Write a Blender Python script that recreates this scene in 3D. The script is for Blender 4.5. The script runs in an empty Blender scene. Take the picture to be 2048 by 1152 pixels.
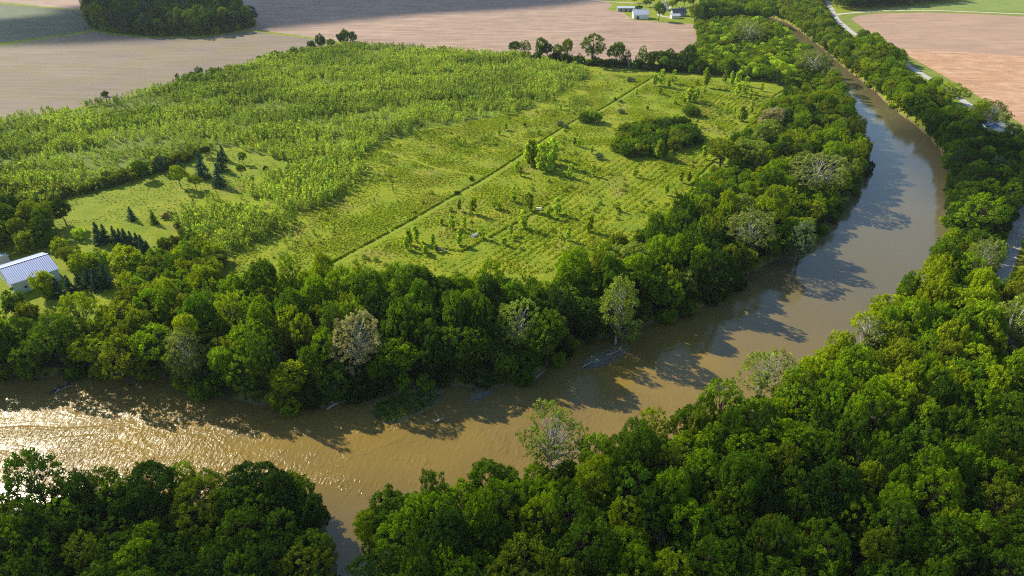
import bpy, math, random
import numpy as np
from mathutils import Vector

random.seed(7)
RNG = np.random.default_rng(7)
SC = bpy.context.scene
COL = SC.collection
R = math.radians

# ------------------------------------------------------------------ camera
CAMH, PITCH, F = 120.0, R(30.9), 1365.0
CP, SP = math.cos(PITCH), math.sin(PITCH)
cam_d = bpy.data.cameras.new("camera")
cam = bpy.data.objects.new("camera", cam_d)
COL.objects.link(cam)
cam.location = (0, 0, CAMH)
cam.rotation_euler = (R(90) - PITCH, 0, 0)
cam_d.sensor_width = 36.0
cam_d.lens = F / 2048 * 36.0
cam_d.clip_end = 20000
cam_d.clip_start = 1
SC.camera = cam


def W(px, py, z=0.0):
    """ground position (x, y) of a place of the photograph at height z"""
    u, v = (px - 1024) / F, (py - 576) / F
    d = (CAMH - z) / (SP + v * CP)
    return (u * d, (CP - v * SP) * d)


def ZD(x, y, z=0.0):
    return y * CP + (CAMH - z) * SP


def PX(x, y, z=0.0):
    d = ZD(x, y, z)
    dz = z - CAMH
    up = y * SP + dz * CP
    return (1024 + F * x / d, 576 - F * up / d)


def WP(pts, z=0.0):
    return np.array([W(a, b, z) for a, b in pts])


# ------------------------------------------------------------------ light
SUN_EL, SUN_AZ = R(33), R(52)          # azimuth to the left of +Y
sun_dir = Vector((-math.sin(SUN_AZ) * math.cos(SUN_EL), math.cos(SUN_AZ) * math.cos(SUN_EL), math.sin(SUN_EL)))
sl = bpy.data.lights.new("sun", "SUN")
sl.energy = 5.0
sl.angle = R(0.6)
sl.color = (1.0, 0.91, 0.72)
so = bpy.data.objects.new("sun", sl)
COL.objects.link(so)
so.rotation_euler = sun_dir.to_track_quat('Z', 'Y').to_euler()
so.location = (0, 0, 300)
world = bpy.data.worlds.new("World")
SC.world = world
world.use_nodes = True
nt = world.node_tree
bg = nt.nodes["Background"]
sky = nt.nodes.new("ShaderNodeTexSky")
sky.sky_type = 'NISHITA'
sky.sun_disc = False
sky.sun_elevation = SUN_EL
sky.sun_rotation = -SUN_AZ
sky.altitude = 200
sky.dust_density = 0.4
sky.air_density = 1.2
sky.ozone_density = 2.5
nt.links.new(sky.outputs[0], bg.inputs[0])
bg.inputs[1].default_value = 0.11
SC.view_settings.view_transform = 'Standard'
SC.view_settings.look = 'None'
SC.view_settings.exposure = 0.88
SC.view_settings.gamma = 1
SC.cycles.max_bounces = 6
SC.cycles.diffuse_bounces = 2
SC.cycles.glossy_bounces = 2
SC.cycles.transmission_bounces = 3
SC.cycles.transparent_max_bounces = 8
SC.cycles.use_denoising = False
SC.cycles.filter_width = 1.15
SC.cycles.sample_clamp_indirect = 4
SC.cycles.use_adaptive_sampling = True
SC.cycles.adaptive_threshold = 0.01


# ------------------------------------------------------------------ helpers
def link(o, parent=None):
    COL.objects.link(o)
    if parent is not None:
        o.parent = parent
    return o


def tag(o, label=None, cat=None, group=None, kind=None):
    if label: o["label"] = label
    if cat: o["category"] = cat
    if group: o["group"] = group
    if kind: o["kind"] = kind
    return o


def empty(name, loc=(0, 0, 0), rz=0.0):
    o = bpy.data.objects.new(name, None)
    o.empty_display_size = 0.5
    o.location = loc
    o.rotation_euler = (0, 0, rz)
    return link(o)


def mesh(name, V, faces, mat, tint=None):
    """V (n,3); faces: (m,k) array or list of lists"""
    me = bpy.data.meshes.new(name)
    if isinstance(faces, np.ndarray):
        n, k = faces.shape
        me.vertices.add(len(V))
        me.vertices.foreach_set("co", np.asarray(V, dtype=np.float32).ravel())
        me.loops.add(n * k)
        me.loops.foreach_set("vertex_index", faces.astype(np.int32).ravel())
        me.polygons.add(n)
        me.polygons.foreach_set("loop_start", np.arange(0, n * k, k, dtype=np.int32))
        me.polygons.foreach_set("loop_total", np.full(n, k, dtype=np.int32))
        me.update(calc_edges=True)
    else:
        me.from_pydata([tuple(v) for v in V], [], faces)
    if tint is not None:
        a = me.attributes.new("tint", 'FLOAT', 'FACE')
        a.data.foreach_set("value", np.asarray(tint, dtype=np.float32))
    if mat is not None:
        me.materials.append(mat)
    return me


def obj(name, me, parent=None):
    return link(bpy.data.objects.new(name, me), parent)


class MB:
    """collects boxes, tubes and slabs for one mesh"""
    def __init__(s):
        s.v, s.f = [], []

    def box(s, c, d, rz=0.0):
        n = len(s.v)
        cz, sz = math.cos(rz), math.sin(rz)
        for k in (-1, 1):
            for a, b in ((-1, -1), (1, -1), (1, 1), (-1, 1)):
                x, y = a * d[0] / 2, b * d[1] / 2
                s.v.append((c[0] + x * cz - y * sz, c[1] + x * sz + y * cz, c[2] + k * d[2] / 2))
        s.f += [[n + 3, n + 2, n + 1, n], [n + 4, n + 5, n + 6, n + 7]]
        for i in range(4):
            j = (i + 1) % 4
            s.f.append([n + i, n + j, n + 4 + j, n + 4 + i])
        return s

    def tube(s, pts, rad, sides=6):
        n0 = len(s.v)
        pts = [Vector(p) for p in pts]
        for i, p in enumerate(pts):
            t = (pts[min(i + 1, len(pts) - 1)] - pts[max(i - 1, 0)]).normalized()
            a = t.orthogonal().normalized() if abs(t.z) < 0.9 else Vector((1, 0, 0)).cross(t).normalized()
            b = t.cross(a)
            for k in range(sides):
                w = 2 * math.pi * k / sides
                q = p + (a * math.cos(w) + b * math.sin(w)) * rad[i]
                s.v.append(tuple(q))
        for i in range(len(pts) - 1):
            for k in range(sides):
                m = (k + 1) % sides
                s.f.append([n0 + i * sides + k, n0 + i * sides + m, n0 + (i + 1) * sides + m, n0 + (i + 1) * sides + k])
        s.f.append([n0 + (len(pts) - 1) * sides + k for k in range(sides)])
        s.f.append([n0 + k for k in range(sides)][::-1])
        return s

    def poly(s, pts):
        n = len(s.v)
        s.v += [tuple(p) for p in pts]
        s.f.append(list(range(n, n + len(pts))))
        return s

    def build(s, name, mat, parent=None):
        return obj(name, mesh(name, s.v, s.f, mat), parent)


def inside(poly, X, Y):
    poly = np.asarray(poly)
    r = np.zeros(np.shape(X), bool)
    n = len(poly)
    for i in range(n):
        x1, y1 = poly[i]
        x2, y2 = poly[(i + 1) % n]
        c = ((y1 > Y) != (y2 > Y))
        with np.errstate(divide='ignore', invalid='ignore'):
            r ^= c & (X < (x2 - x1) * (Y - y1) / (y2 - y1 + 1e-12) + x1)
    return r


def dist_line(pl, X, Y, closed=False):
    d = np.full(np.shape(X), 1e9)
    n = len(pl)
    for i in range(n if closed else n - 1):
        a, b = np.asarray(pl[i], float), np.asarray(pl[(i + 1) % n], float)
        ab = b - a
        t = np.clip(((X - a[0]) * ab[0] + (Y - a[1]) * ab[1]) / (ab @ ab + 1e-9), 0, 1)
        d = np.minimum(d, np.hypot(X - a[0] - t * ab[0], Y - a[1] - t * ab[1]))
    return d


def smooth(pl, per=6, closed=False):
    P = [np.asarray(p, float) for p in pl]
    n = len(P)
    out = []
    for i in range(n if closed else n - 1):
        g = (lambda k: P[k % n]) if closed else (lambda k: P[min(max(k, 0), n - 1)])
        p0, p1, p2, p3 = g(i - 1), g(i), g(i + 1), g(i + 2)
        for k in range(per):
            t = k / per
            out.append(0.5 * ((2 * p1) + (-p0 + p2) * t + (2 * p0 - 5 * p1 + 4 * p2 - p3) * t * t + (-p0 + 3 * p1 - 3 * p2 + p3) * t ** 3))
    if not closed:
        out.append(P[-1])
    return np.array(out)


def vnoise(X, Y, s, seed=0):
    """smooth value noise 0..1"""
    g = np.random.default_rng(seed).random((64, 64))
    x, y = np.asarray(X) / s, np.asarray(Y) / s
    i, j = np.floor(x).astype(int), np.floor(y).astype(int)
    fx, fy = x - i, y - j
    fx, fy = fx * fx * (3 - 2 * fx), fy * fy * (3 - 2 * fy)
    G = lambda a, b: g[a % 64, b % 64]
    return (G(i, j) * (1 - fx) + G(i + 1, j) * fx) * (1 - fy) + (G(i, j + 1) * (1 - fx) + G(i + 1, j + 1) * fx) * fy


# ------------------------------------------------------------------ materials
def mat_new(name):
    m = bpy.data.materials.new(name)
    m.use_nodes = True
    n = m.node_tree
    n.nodes.clear()
    out = n.nodes.new("ShaderNodeOutputMaterial")
    return m, n, out


def N(nt, t, **kw):
    n = nt.nodes.new(t)
    for k, v in kw.items():
        if k == 'i':
            for a, b in v.items():
                n.inputs[a].default_value = b
        else:
            setattr(n, k, v)
    return n


def noise_fac(nt, vec, scale, detail=3, rough=0.55, lo=0.35, hi=0.65):
    n = N(nt, "ShaderNodeTexNoise", i={'Scale': scale, 'Detail': detail, 'Roughness': rough})
    nt.links.new(vec, n.inputs['Vector'])
    r = N(nt, "ShaderNodeMapRange", i={'From Min': lo, 'From Max': hi})
    nt.links.new(n.outputs['Fac'], r.inputs['Value'])
    return r.outputs[0], n.outputs['Fac']


def mixc(nt, fac, a, b, mode='MIX'):
    m = N(nt, "ShaderNodeMix", data_type='RGBA', blend_type=mode)
    for s, v in ((m.inputs[0], fac), (m.inputs[6], a), (m.inputs[7], b)):
        if isinstance(v, (int, float)):
            s.default_value = v
        elif isinstance(v, tuple):
            s.default_value = (*v, 1) if len(v) == 3 else v
        else:
            nt.links.new(v, s)
    return m.outputs[2]


def mapped(nt, rot=0.0, scale=(1, 1, 1)):
    g = N(nt, "ShaderNodeNewGeometry")
    mp = N(nt, "ShaderNodeMapping", vector_type='POINT')
    mp.inputs['Rotation'].default_value = (0, 0, rot)
    mp.inputs['Scale'].default_value = scale
    nt.links.new(g.outputs['Position'], mp.inputs['Vector'])
    return mp.outputs[0]


def ground_mat(name, cols, scales=(0.02, 0.15, 1.2), rough=0.95, bump=0.3, rows=None, rowamp=0.25, bscale=2.5):
    """cols: base, broad patch, mid patch, fine speck"""
    m, nt, out = mat_new(name)
    v = mapped(nt)
    b = N(nt, "ShaderNodeBsdfPrincipled", i={'Roughness': rough})
    b.inputs['Specular IOR Level'].default_value = 0.15
    f1, _ = noise_fac(nt, v, scales[0], 3)
    f2, _ = noise_fac(nt, v, scales[1], 4)
    f3, h = noise_fac(nt, v, scales[2], 4, lo=.4, hi=.62)
    c = mixc(nt, f1, cols[0], cols[1])
    c = mixc(nt, f2, c, cols[2])
    # fine specks at half weight
    hf = N(nt, "ShaderNodeMath", operation='MULTIPLY', i={1: 0.55})
    nt.links.new(f3, hf.inputs[0])
    c = mixc(nt, hf.outputs[0], c, cols[3])
    hh = h
    if rows:
        vr = mapped(nt, rows[0], rows[1])
        rn = N(nt, "ShaderNodeTexNoise", i={'Scale': 1.0, 'Detail': 3, 'Roughness': 0.6})
        nt.links.new(vr, rn.inputs['Vector'])
        rr = N(nt, "ShaderNodeMapRange", i={'From Min': .35, 'From Max': .65, 'To Min': 1 - rowamp, 'To Max': 1 + rowamp})
        nt.links.new(rn.outputs['Fac'], rr.inputs['Value'])
        mul = N(nt, "ShaderNodeVectorMath", operation='SCALE')
        nt.links.new(c, mul.inputs[0])
        nt.links.new(rr.outputs[0], mul.inputs['Scale'])
        c = mul.outputs[0]
    nt.links.new(c, b.inputs['Base Color'])
    bn = N(nt, "ShaderNodeTexNoise", i={'Scale': bscale, 'Detail': 4, 'Roughness': 0.7})
    nt.links.new(v, bn.inputs['Vector'])
    bp = N(nt, "ShaderNodeBump", i={'Strength': 1.0, 'Distance': bump})
    nt.links.new(bn.outputs['Fac'], bp.inputs['Height'])
    nt.links.new(bp.outputs[0], b.inputs['Normal'])
    nt.links.new(b.outputs[0], out.inputs[0])
    return m


def leaf_mat(name, source, trans=0.40):
    """source: 'OBJECT' takes the crown's own colour, 'INSTANCER' the plant's tint attribute"""
    m, nt, out = mat_new(name)
    if source == 'OBJECT':
        oi = N(nt, "ShaderNodeObjectInfo")
        base = oi.outputs['Color']
    else:
        at = N(nt, "ShaderNodeAttribute", attribute_type='INSTANCER', attribute_name='hue')
        base = at.outputs['Color']
    t = N(nt, "ShaderNodeAttribute", attribute_type='GEOMETRY', attribute_name='tint')
    sc = N(nt, "ShaderNodeVectorMath", operation='SCALE')
    nt.links.new(base, sc.inputs[0])
    nt.links.new(t.outputs['Fac'], sc.inputs['Scale'])
    # young leaves at the tips run yellower
    mr = N(nt, "ShaderNodeMapRange", i={'From Min': 1.0, 'From Max': 1.6, 'To Min': 0, 'To Max': 0.35})
    nt.links.new(t.outputs['Fac'], mr.inputs['Value'])
    yel = mixc(nt, 1.0, sc.outputs[0], (1.25, 1.12, 0.6), 'MULTIPLY')
    c = mixc(nt, mr.outputs[0], sc.outputs[0], yel)
    d = N(nt, "ShaderNodeBsdfDiffuse")
    nt.links.new(c, d.inputs['Color'])
    tr = N(nt, "ShaderNodeBsdfTranslucent")
    c2 = mixc(nt, 1.0, c, (1.15, 1.15, 0.5), 'MULTIPLY')
    nt.links.new(c2, tr.inputs['Color'])
    mx = N(nt, "ShaderNodeMixShader", i={0: trans})
    nt.links.new(d.outputs[0], mx.inputs[1])
    nt.links.new(tr.outputs[0], mx.inputs[2])
    nt.links.new(mx.outputs[0], out.inputs[0])
    return m


def simple(name, col, rough=0.8, metal=0.0, var=0.15, scale=3.0, spec=0.3, bump=0.0, col2=None):
    m, nt, out = mat_new(name)
    b = N(nt, "ShaderNodeBsdfPrincipled", i={'Roughness': rough, 'Metallic': metal})
    b.inputs['Specular IOR Level'].default_value = spec
    tc = N(nt, "ShaderNodeTexCoord")
    f, h = noise_fac(nt, tc.outputs['Object'], scale, 4)
    c2 = col2 or tuple(x * (1 - 2 * var) for x in col)
    nt.links.new(mixc(nt, f, col, c2), b.inputs['Base Color'])
    if bump:
        bp = N(nt, "ShaderNodeBump", i={'Distance': bump})
        nt.links.new(h, bp.inputs['Height'])
        nt.links.new(bp.outputs[0], b.inputs['Normal'])
    nt.links.new(b.outputs[0], out.inputs[0])
    return m


def ribbed(name, col, axis=0, freq=2.2, rough=0.35, metal=0.3):
    """ribbed sheet metal roofing"""
    m, nt, out = mat_new(name)
    b = N(nt, "ShaderNodeBsdfPrincipled", i={'Roughness': rough, 'Metallic': metal})
    tc = N(nt, "ShaderNodeTexCoord")
    w = N(nt, "ShaderNodeTexWave", wave_type='BANDS', bands_direction='XYZ'[axis], i={'Scale': freq * 0.34, 'Distortion': 0.0})
    w.bands_direction = 'X' if axis == 0 else 'Y'
    nt.links.new(tc.outputs['Object'], w.inputs['Vector'])
    mr = N(nt, "ShaderNodeMapRange", i={'From Min': .0, 'From Max': .35})
    nt.links.new(w.outputs['Fac'], mr.inputs['Value'])
    f, h = noise_fac(nt, tc.outputs['Object'], 0.5, 4)
    c = mixc(nt, f, col, tuple(x * .78 for x in col))
    c = mixc(nt, mr.outputs[0], tuple(x * .72 for x in col), c)
    nt.links.new(c, b.inputs['Base Color'])
    bp = N(nt, "ShaderNodeBump", i={'Distance': 0.05})
    nt.links.new(w.outputs['Fac'], bp.inputs['Height'])
    nt.links.new(bp.outputs[0], b.inputs['Normal'])
    nt.links.new(b.outputs[0], out.inputs[0])
    return m


LEAF = leaf_mat("leaves", 'OBJECT')
LEAF_I = leaf_mat("leaves_of_ground_cover", 'INSTANCER')
BARK = simple("bark", (.085, .065, .045), .95, scale=2.0, bump=.05)
BARKW = simple("pale_bark", (.55, .52, .45), .8, scale=1.2, col2=(.26, .23, .18))
BARKG = simple("grey_deadwood", (.42, .39, .35), .9, scale=2.0)

# ------------------------------------------------------------------ the river
WZ = -2.5
north = [(-700, 700), (-300, 748), (0, 757), (150, 758), (300, 752), (400, 790), (480, 806), (560, 816), (655, 818), (740, 795), (850, 775), (960, 778),
         (1050, 770), (1110, 728), (1160, 695), (1220, 676), (1300, 652), (1400, 622), (1450, 590), (1510, 545), (1590, 505), (1660, 445), (1710, 390),
         (1732, 340), (1722, 290), (1704, 245), (1682, 205), (1662, 172), (1640, 142), (1608, 108), (1580, 80), (1556, 60), (1520, 44), (1480, 30), (1440, 8), (1420, -20)]
south = [(1450, -22), (1468, 4), (1500, 22), (1540, 34), (1580, 50), (1612, 74), (1648, 102), (1690, 138), (1736, 174), (1782, 216), (1830, 252), (1870, 292), (1892, 336),
         (1896, 390), (1893, 445), (1882, 505), (1862, 560), (1830, 600), (1780, 640), (1725, 702), (1636, 768), (1540, 818), (1440, 858), (1322, 904), (1195, 956), (1080, 992),
         (950, 1012), (840, 1014), (760, 1014), (708, 1034), (716, 1080), (728, 1152), (748, 1250), (760, 1450), (690, 1450), (680, 1250), (676, 1152), (660, 1070), (646, 1010), (600, 1002), (480, 1004), (350, 1000),
         (220, 1010), (100, 1030), (-50, 1060), (-300, 1110), (-700, 1180)]
river = np.vstack([smooth(WP(north, WZ), 5), smooth(WP(south, WZ), 5)])
river_line = river  # closed


def river_sd(X, Y):
    d = dist_line(river_line, X, Y, True)
    return np.where(inside(river, X, Y), -d, d)


bars = [  # pixel outline centre, half sizes(px), angle, height
    ("island", [(735, 812), (760, 792), (800, 778), (850, 772), (885, 778), (880, 800), (850, 822), (810, 840), (775, 850), (748, 838)], 0.55),
    ("driftbar", [(1160, 722), (1185, 704), (1215, 690), (1250, 686), (1262, 697), (1235, 718), (1195, 736), (1165, 736)], 0.35),
    ("shingle", [(935, 792), (955, 772), (985, 765), (1003, 768), (985, 785), (950, 803), (936, 802)], 0.3),
    ("sandspit", [(1572, 108), (1582, 92), (1606, 84), (1612, 100), (1604, 112), (1580, 112)], 0.35),
]


def bar_h(X, Y):
    h = np.full(np.shape(X), -9.0)
    for _n, pl, top in bars:
        P = smooth(WP(pl, WZ), 3, True)
        d = dist_line(P, X, Y, True)
        ins = inside(P, X, Y)
        hh = WZ + np.where(ins, np.minimum(d * 0.35, top), -d * 0.5)
        h = np.maximum(h, hh)
    return h


def terrain_h(X, Y):
    sd = river_sd(X, Y)
    bank = np.clip((sd + 1.0) / 6.5, 0, 1)
    bank = bank * bank * (3 - 2 * bank)
    h = (WZ - 0.7) + bank * (0.7 - WZ)
    h = np.where(sd < -1, WZ - 0.7 - np.minimum(-sd - 1, 6) * 0.2, h)
    h = np.where(sd > 6, 0.0, h)
    near = (sd > -2) & (sd < 6)
    h = h + np.where(near, (vnoise(X, Y, 3.1, 3) - .5) * 0.9, 0)
    return np.maximum(h, np.where(sd < 4, bar_h(X, Y), -9))


def axis_pts(lo, hi, step, far):
    a = list(np.arange(lo, hi + .01, step))
    o, s = hi, step
    while o < far:
        s *= 1.5
        o += s
        a.append(o)
    o, s = lo, step
    while o > -far:
        s *= 1.5
        o -= s
        a.insert(0, o)
    return np.array(a)


gx, gy = axis_pts(-240, 330, 2.2, 6000), axis_pts(40, 700, 2.2, 7000)
GX, GY = np.meshgrid(gx, gy)
GH = np.zeros_like(GX)
core = (GX > -260) & (GX < 345) & (GY > 30) & (GY < 760)
GH[core] = terrain_h(GX[core], GY[core])
nx, ny = len(gx), len(gy)
idx = np.arange(nx * ny).reshape(ny, nx)
quads = np.stack([idx[:-1, :-1], idx[:-1, 1:], idx[1:, 1:], idx[1:, :-1]], -1).reshape(-1, 4)


def terrain_mat():
    m, nt, out = mat_new("meadow_ground")
    v = mapped(nt)
    b = N(nt, "ShaderNodeBsdfPrincipled", i={'Roughness': 1.0})
    b.inputs['Specular IOR Level'].default_value = 0.1
    f1, _ = noise_fac(nt, v, 0.018, 4)
    f2, _ = noise_fac(nt, v, 0.09, 4, lo=.42, hi=.68)
    f3, _ = noise_fac(nt, v, 0.9, 5, lo=.4, hi=.65)
    c = mixc(nt, f1, (.235, .275, .010), (.28, .28, .018))
    c = mixc(nt, f2, c, (.135, .20, .012))
    f4, _ = noise_fac(nt, v, 0.05, 5, lo=.56, hi=.7)
    c = mixc(nt, f4, c, (.25, .21, .05))
    h3 = N(nt, "ShaderNodeMath", operation='MULTIPLY', i={1: 0.6})
    nt.links.new(f3, h3.inputs[0])
    c = mixc(nt, h3.outputs[0], c, (.10, .155, .012))
    g = N(nt, "ShaderNodeNewGeometry")
    sx = N(nt, "ShaderNodeSeparateXYZ")
    nt.links.new(g.outputs['Position'], sx.inputs[0])
    zr = N(nt, "ShaderNodeMapRange", i={'From Min': -2.5, 'From Max': -1.5})
    nt.links.new(sx.outputs['Z'], zr.inputs['Value'])
    mud = mixc(nt, f3, (.13, .09, .05), (.24, .18, .11))
    c = mixc(nt, zr.outputs[0], mud, c)
    nt.links.new(c, b.inputs['Base Color'])
    bn = N(nt, "ShaderNodeTexNoise", i={'Scale': 1.1, 'Detail': 5, 'Roughness': 0.7})
    nt.links.new(v, bn.inputs['Vector'])
    bp = N(nt, "ShaderNodeBump", i={'Strength': 1.0, 'Distance': 0.6})
    nt.links.new(bn.outputs['Fac'], bp.inputs['Height'])
    nt.links.new(bp.outputs[0], b.inputs['Normal'])
    nt.links.new(b.outputs[0], out.inputs[0])
    return m


ground = obj("ground", mesh("ground", np.stack([GX.ravel(), GY.ravel(), GH.ravel()], 1), quads, terrain_mat()))
for p in ground.data.polygons:
    pass
ground.data.polygons.foreach_set("use_smooth", np.ones(len(ground.data.polygons), bool))
tag(ground, "green meadow ground sloping to muddy brown river banks", kind="structure")


def water_mat():
    m, nt, out = mat_new("silty_water")
    b = N(nt, "ShaderNodeBsdfPrincipled", i={'Roughness': 0.12, 'IOR': 1.33})
    b.inputs['Specular IOR Level'].default_value = 0.95
    v = mapped(nt)
    f1, _ = noise_fac(nt, v, 0.012, 4)
    f2, _ = noise_fac(nt, v, 0.06, 4)
    c = mixc(nt, f1, (.205, .135, .024), (.155, .115, .040))
    h = N(nt, "ShaderNodeMath", operation='MULTIPLY', i={1: 0.5})
    nt.links.new(f2, h.inputs[0])
    c = mixc(nt, h.outputs[0], c, (.135, .092, .026))
    nt.links.new(c, b.inputs['Base Color'])
    # base colour darkened in the upper reach to bring out the blue sky reflection
    g0 = N(nt, "ShaderNodeNewGeometry")
    s0 = N(nt, "ShaderNodeSeparateXYZ")
    nt.links.new(g0.outputs['Position'], s0.inputs[0])
    m0 = N(nt, "ShaderNodeMapRange", i={'From Min': 60.0, 'From Max': 125.0})
    nt.links.new(s0.outputs['X'], m0.inputs['Value'])
    nt.links.new(mixc(nt, m0.outputs[0], c, (.118, .098, .048)), b.inputs['Base Color'])
    # riffles: choppier downstream (towards -x), patchy
    g = N(nt, "ShaderNodeNewGeometry")
    sx = N(nt, "ShaderNodeSeparateXYZ")
    nt.links.new(g.outputs['Position'], sx.inputs[0])
    xr = N(nt, "ShaderNodeMapRange", i={'From Min': 60.0, 'From Max': -50.0, 'To Min': 0.07, 'To Max': 1.0})
    nt.links.new(sx.outputs['X'], xr.inputs['Value'])
    vp = mapped(nt, R(20), (.035, .07, 1))
    pn = N(nt, "ShaderNodeTexNoise", i={'Scale': 1.0, 'Detail': 4, 'Roughness': .6, 'Distortion': 1.0})
    nt.links.new(vp, pn.inputs['Vector'])
    pr = N(nt, "ShaderNodeMapRange", i={'From Min': .42, 'From Max': .58, 'To Min': .30, 'To Max': 1.15})
    nt.links.new(pn.outputs['Fac'], pr.inputs['Value'])
    rr_ = N(nt, "ShaderNodeMapRange", i={'From Min': 0.0, 'From Max': 1.0, 'To Min': .08, 'To Max': .27})
    # the creek south of the river runs calm
    yr_ = N(nt, "ShaderNodeMapRange", i={'From Min': 104.0, 'From Max': 118.0})
    nt.links.new(sx.outputs['Y'], yr_.inputs['Value'])
    xm_ = N(nt, "ShaderNodeMath", operation='MULTIPLY')
    nt.links.new(xr.outputs[0], xm_.inputs[0])
    nt.links.new(yr_.outputs[0], xm_.inputs[1])
    xr = xm_
    nt.links.new(xr.outputs[0], rr_.inputs['Value'])
    nt.links.new(rr_.outputs[0], b.inputs['Roughness'])
    sp_ = N(nt, "ShaderNodeMapRange", i={'From Min': 0.0, 'From Max': 0.7, 'To Min': 1.0, 'To Max': .22})
    nt.links.new(xr.outputs[0], sp_.inputs['Value'])
    nt.links.new(sp_.outputs[0], b.inputs['Specular IOR Level'])
    am = N(nt, "ShaderNodeMath", operation='MULTIPLY')
    nt.links.new(xr.outputs[0], am.inputs[0])
    nt.links.new(pr.outputs[0], am.inputs[1])
    v2 = mapped(nt, R(-25), (1.0, .55, 1))
    n1 = N(nt, "ShaderNodeTexNoise", i={'Scale': 1.0, 'Detail': 3, 'Roughness': .6, 'Distortion': .5})
    nt.links.new(v2, n1.inputs['Vector'])
    n2 = N(nt, "ShaderNodeTexWave", wave_type='BANDS', bands_direction='X', i={'Scale': .22, 'Distortion': 9.0, 'Detail': 2, 'Detail Scale': .25})
    nt.links.new(mapped(nt, R(15)), n2.inputs['Vector'])
    ad = N(nt, "ShaderNodeMath", operation='MULTIPLY_ADD', i={1: .07})
    nt.links.new(n2.outputs['Fac'], ad.inputs[0])
    nt.links.new(n1.outputs['Fac'], ad.inputs[2])
    hm = N(nt, "ShaderNodeMath", operation='MULTIPLY')
    nt.links.new(ad.outputs[0], hm.inputs[0])
    nt.links.new(am.outputs[0], hm.inputs[1])
    bp = N(nt, "ShaderNodeBump", i={'Strength': 1.0, 'Distance': 0.48})
    nt.links.new(hm.outputs[0], bp.inputs['Height'])
    nt.links.new(bp.outputs[0], b.inputs['Normal'])
    nt.links.new(b.outputs[0], out.inputs[0])
    return m


wv = [(-900, 20, WZ), (420, 20, WZ), (420, 780, WZ), (-900, 780, WZ)]
water = obj("water", mesh("water", wv, [[0, 1, 2, 3]], water_mat()))
tag(water, "silty tan river water with glittering ripples downstream", kind="structure")

# ------------------------------------------------------------------ flat sheets: fields, paths, roads
LAYER = [0.02]


def sheet(name, pl, mat, z, label, jag=0.0, kind="structure", per=4, cat=None):
    P = smooth(pl, per, True) if per > 1 else np.asarray(pl)
    if jag:
        P = P + (RNG.random(P.shape) - .5) * jag
    o = obj(name, mesh(name, [(x, y, z) for x, y in P], [list(range(len(P)))], mat))
    # triangulate so that a concave outline shades properly
    import bmesh
    bm = bmesh.new()
    bm.from_mesh(o.data)
    bmesh.ops.triangulate(bm, faces=bm.faces[:])
    for f in bm.faces:
        if f.normal.z < 0:
            f.normal_flip()
    bm.to_mesh(o.data)
    bm.free()
    tag(o, label, cat, kind=kind)
    return o


def densify(pl, step):
    out = []
    n = len(pl)
    for i in range(n):
        a, b = np.asarray(pl[i]), np.asarray(pl[(i + 1) % n])
        k = max(1, int(np.hypot(*(b - a)) / step))
        for j in range(k):
            out.append(a + (b - a) * j / k)
    return np.array(out)


def ribbon(name, pl, w, mat, z, label, kind="structure", jag=0.0, widths=None, per=8):
    P = smooth(pl, per)
    vs, fs = [], []
    for i, p in enumerate(P):
        t = P[min(i + 1, len(P) - 1)] - P[max(i - 1, 0)]
        t = t / (np.hypot(*t) + 1e-9)
        n = np.array((-t[1], t[0]))
        ww = w * (1 + (random.random() - .5) * jag)
        for s in (-1, 1):
            q = p + n * s * ww / 2
            vs.append((q[0], q[1], z))
        if i:
            k = 2 * i
            fs.append([k - 2, k, k + 1, k - 1][::-1])
    me = mesh(name, vs, fs, mat)
    o = obj(name, me)
    tag(o, label, kind=kind)
    return o


FIELD_PINK = ground_mat("tilled_field_soil", [(.34, .235, .175), (.385, .27, .20), (.29, .20, .15), (.20, .13, .095)], (.012, .06, 1.4), rows=(R(3), (.02, .62, 1)), rowamp=.36, bump=.12)
FIELD_GREY = ground_mat("stubble_field_soil", [(.24, .18, .14), (.175, .135, .12), (.19, .16, .085), (.14, .105, .08)], (.014, .03, 1.0), rows=(R(-16), (.02, .45, 1)), rowamp=.16, bump=.12)
FIELD_GREEN = ground_mat("young_crop", [(.11, .125, .075), (.135, .145, .08), (.09, .11, .07), (.08, .10, .055)], (.02, .06, 1.0), rows=(R(-16), (.01, .12, 1)), rowamp=.2, bump=.1)
FIELD_R1 = ground_mat("tilled_soil_by_the_road", [(.36, .24, .165), (.40, .26, .175), (.32, .21, .155), (.24, .155, .11)], (.012, .05, 1.2), rows=(R(2), (.016, .5, 1)), rowamp=.2, bump=.1)
FIELD_R2 = ground_mat("rust_tilled_soil", [(.39, .21, .105), (.45, .285, .18), (.30, .15, .07), (.50, .345, .25)], (.022, .10, .9), rows=(R(-48), (.02, .35, 1)), rowamp=.16, bump=.15)
LAWN = ground_mat("mown_grass", [(.20, .245, .008), (.26, .27, .012), (.15, .20, .008), (.11, .15, .008)], (.03, .15, .9), bump=.45, bscale=1.2)
VERGE = ground_mat("verge_grass", [(.19, .225, .03), (.24, .235, .045), (.13, .18, .025), (.11, .15, .02)], (.03, .12, 1.0), bump=.25)
FARGRASS = ground_mat("pasture_grass", [(.20, .25, .06), (.23, .27, .07), (.15, .21, .05), (.14, .19, .04)], (.02, .08, .8), bump=.2)
ROADM = ground_mat("pale_asphalt", [(.42, .40, .38), (.46, .44, .42), (.36, .34, .33), (.30, .29, .28)], (.05, .3, 4.0), bump=.01)
DIRT = ground_mat("pale_gravel", [(.50, .45, .36), (.55, .49, .40), (.42, .37, .28), (.36, .31, .22)], (.05, .3, 4.0), bump=.02)
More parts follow.
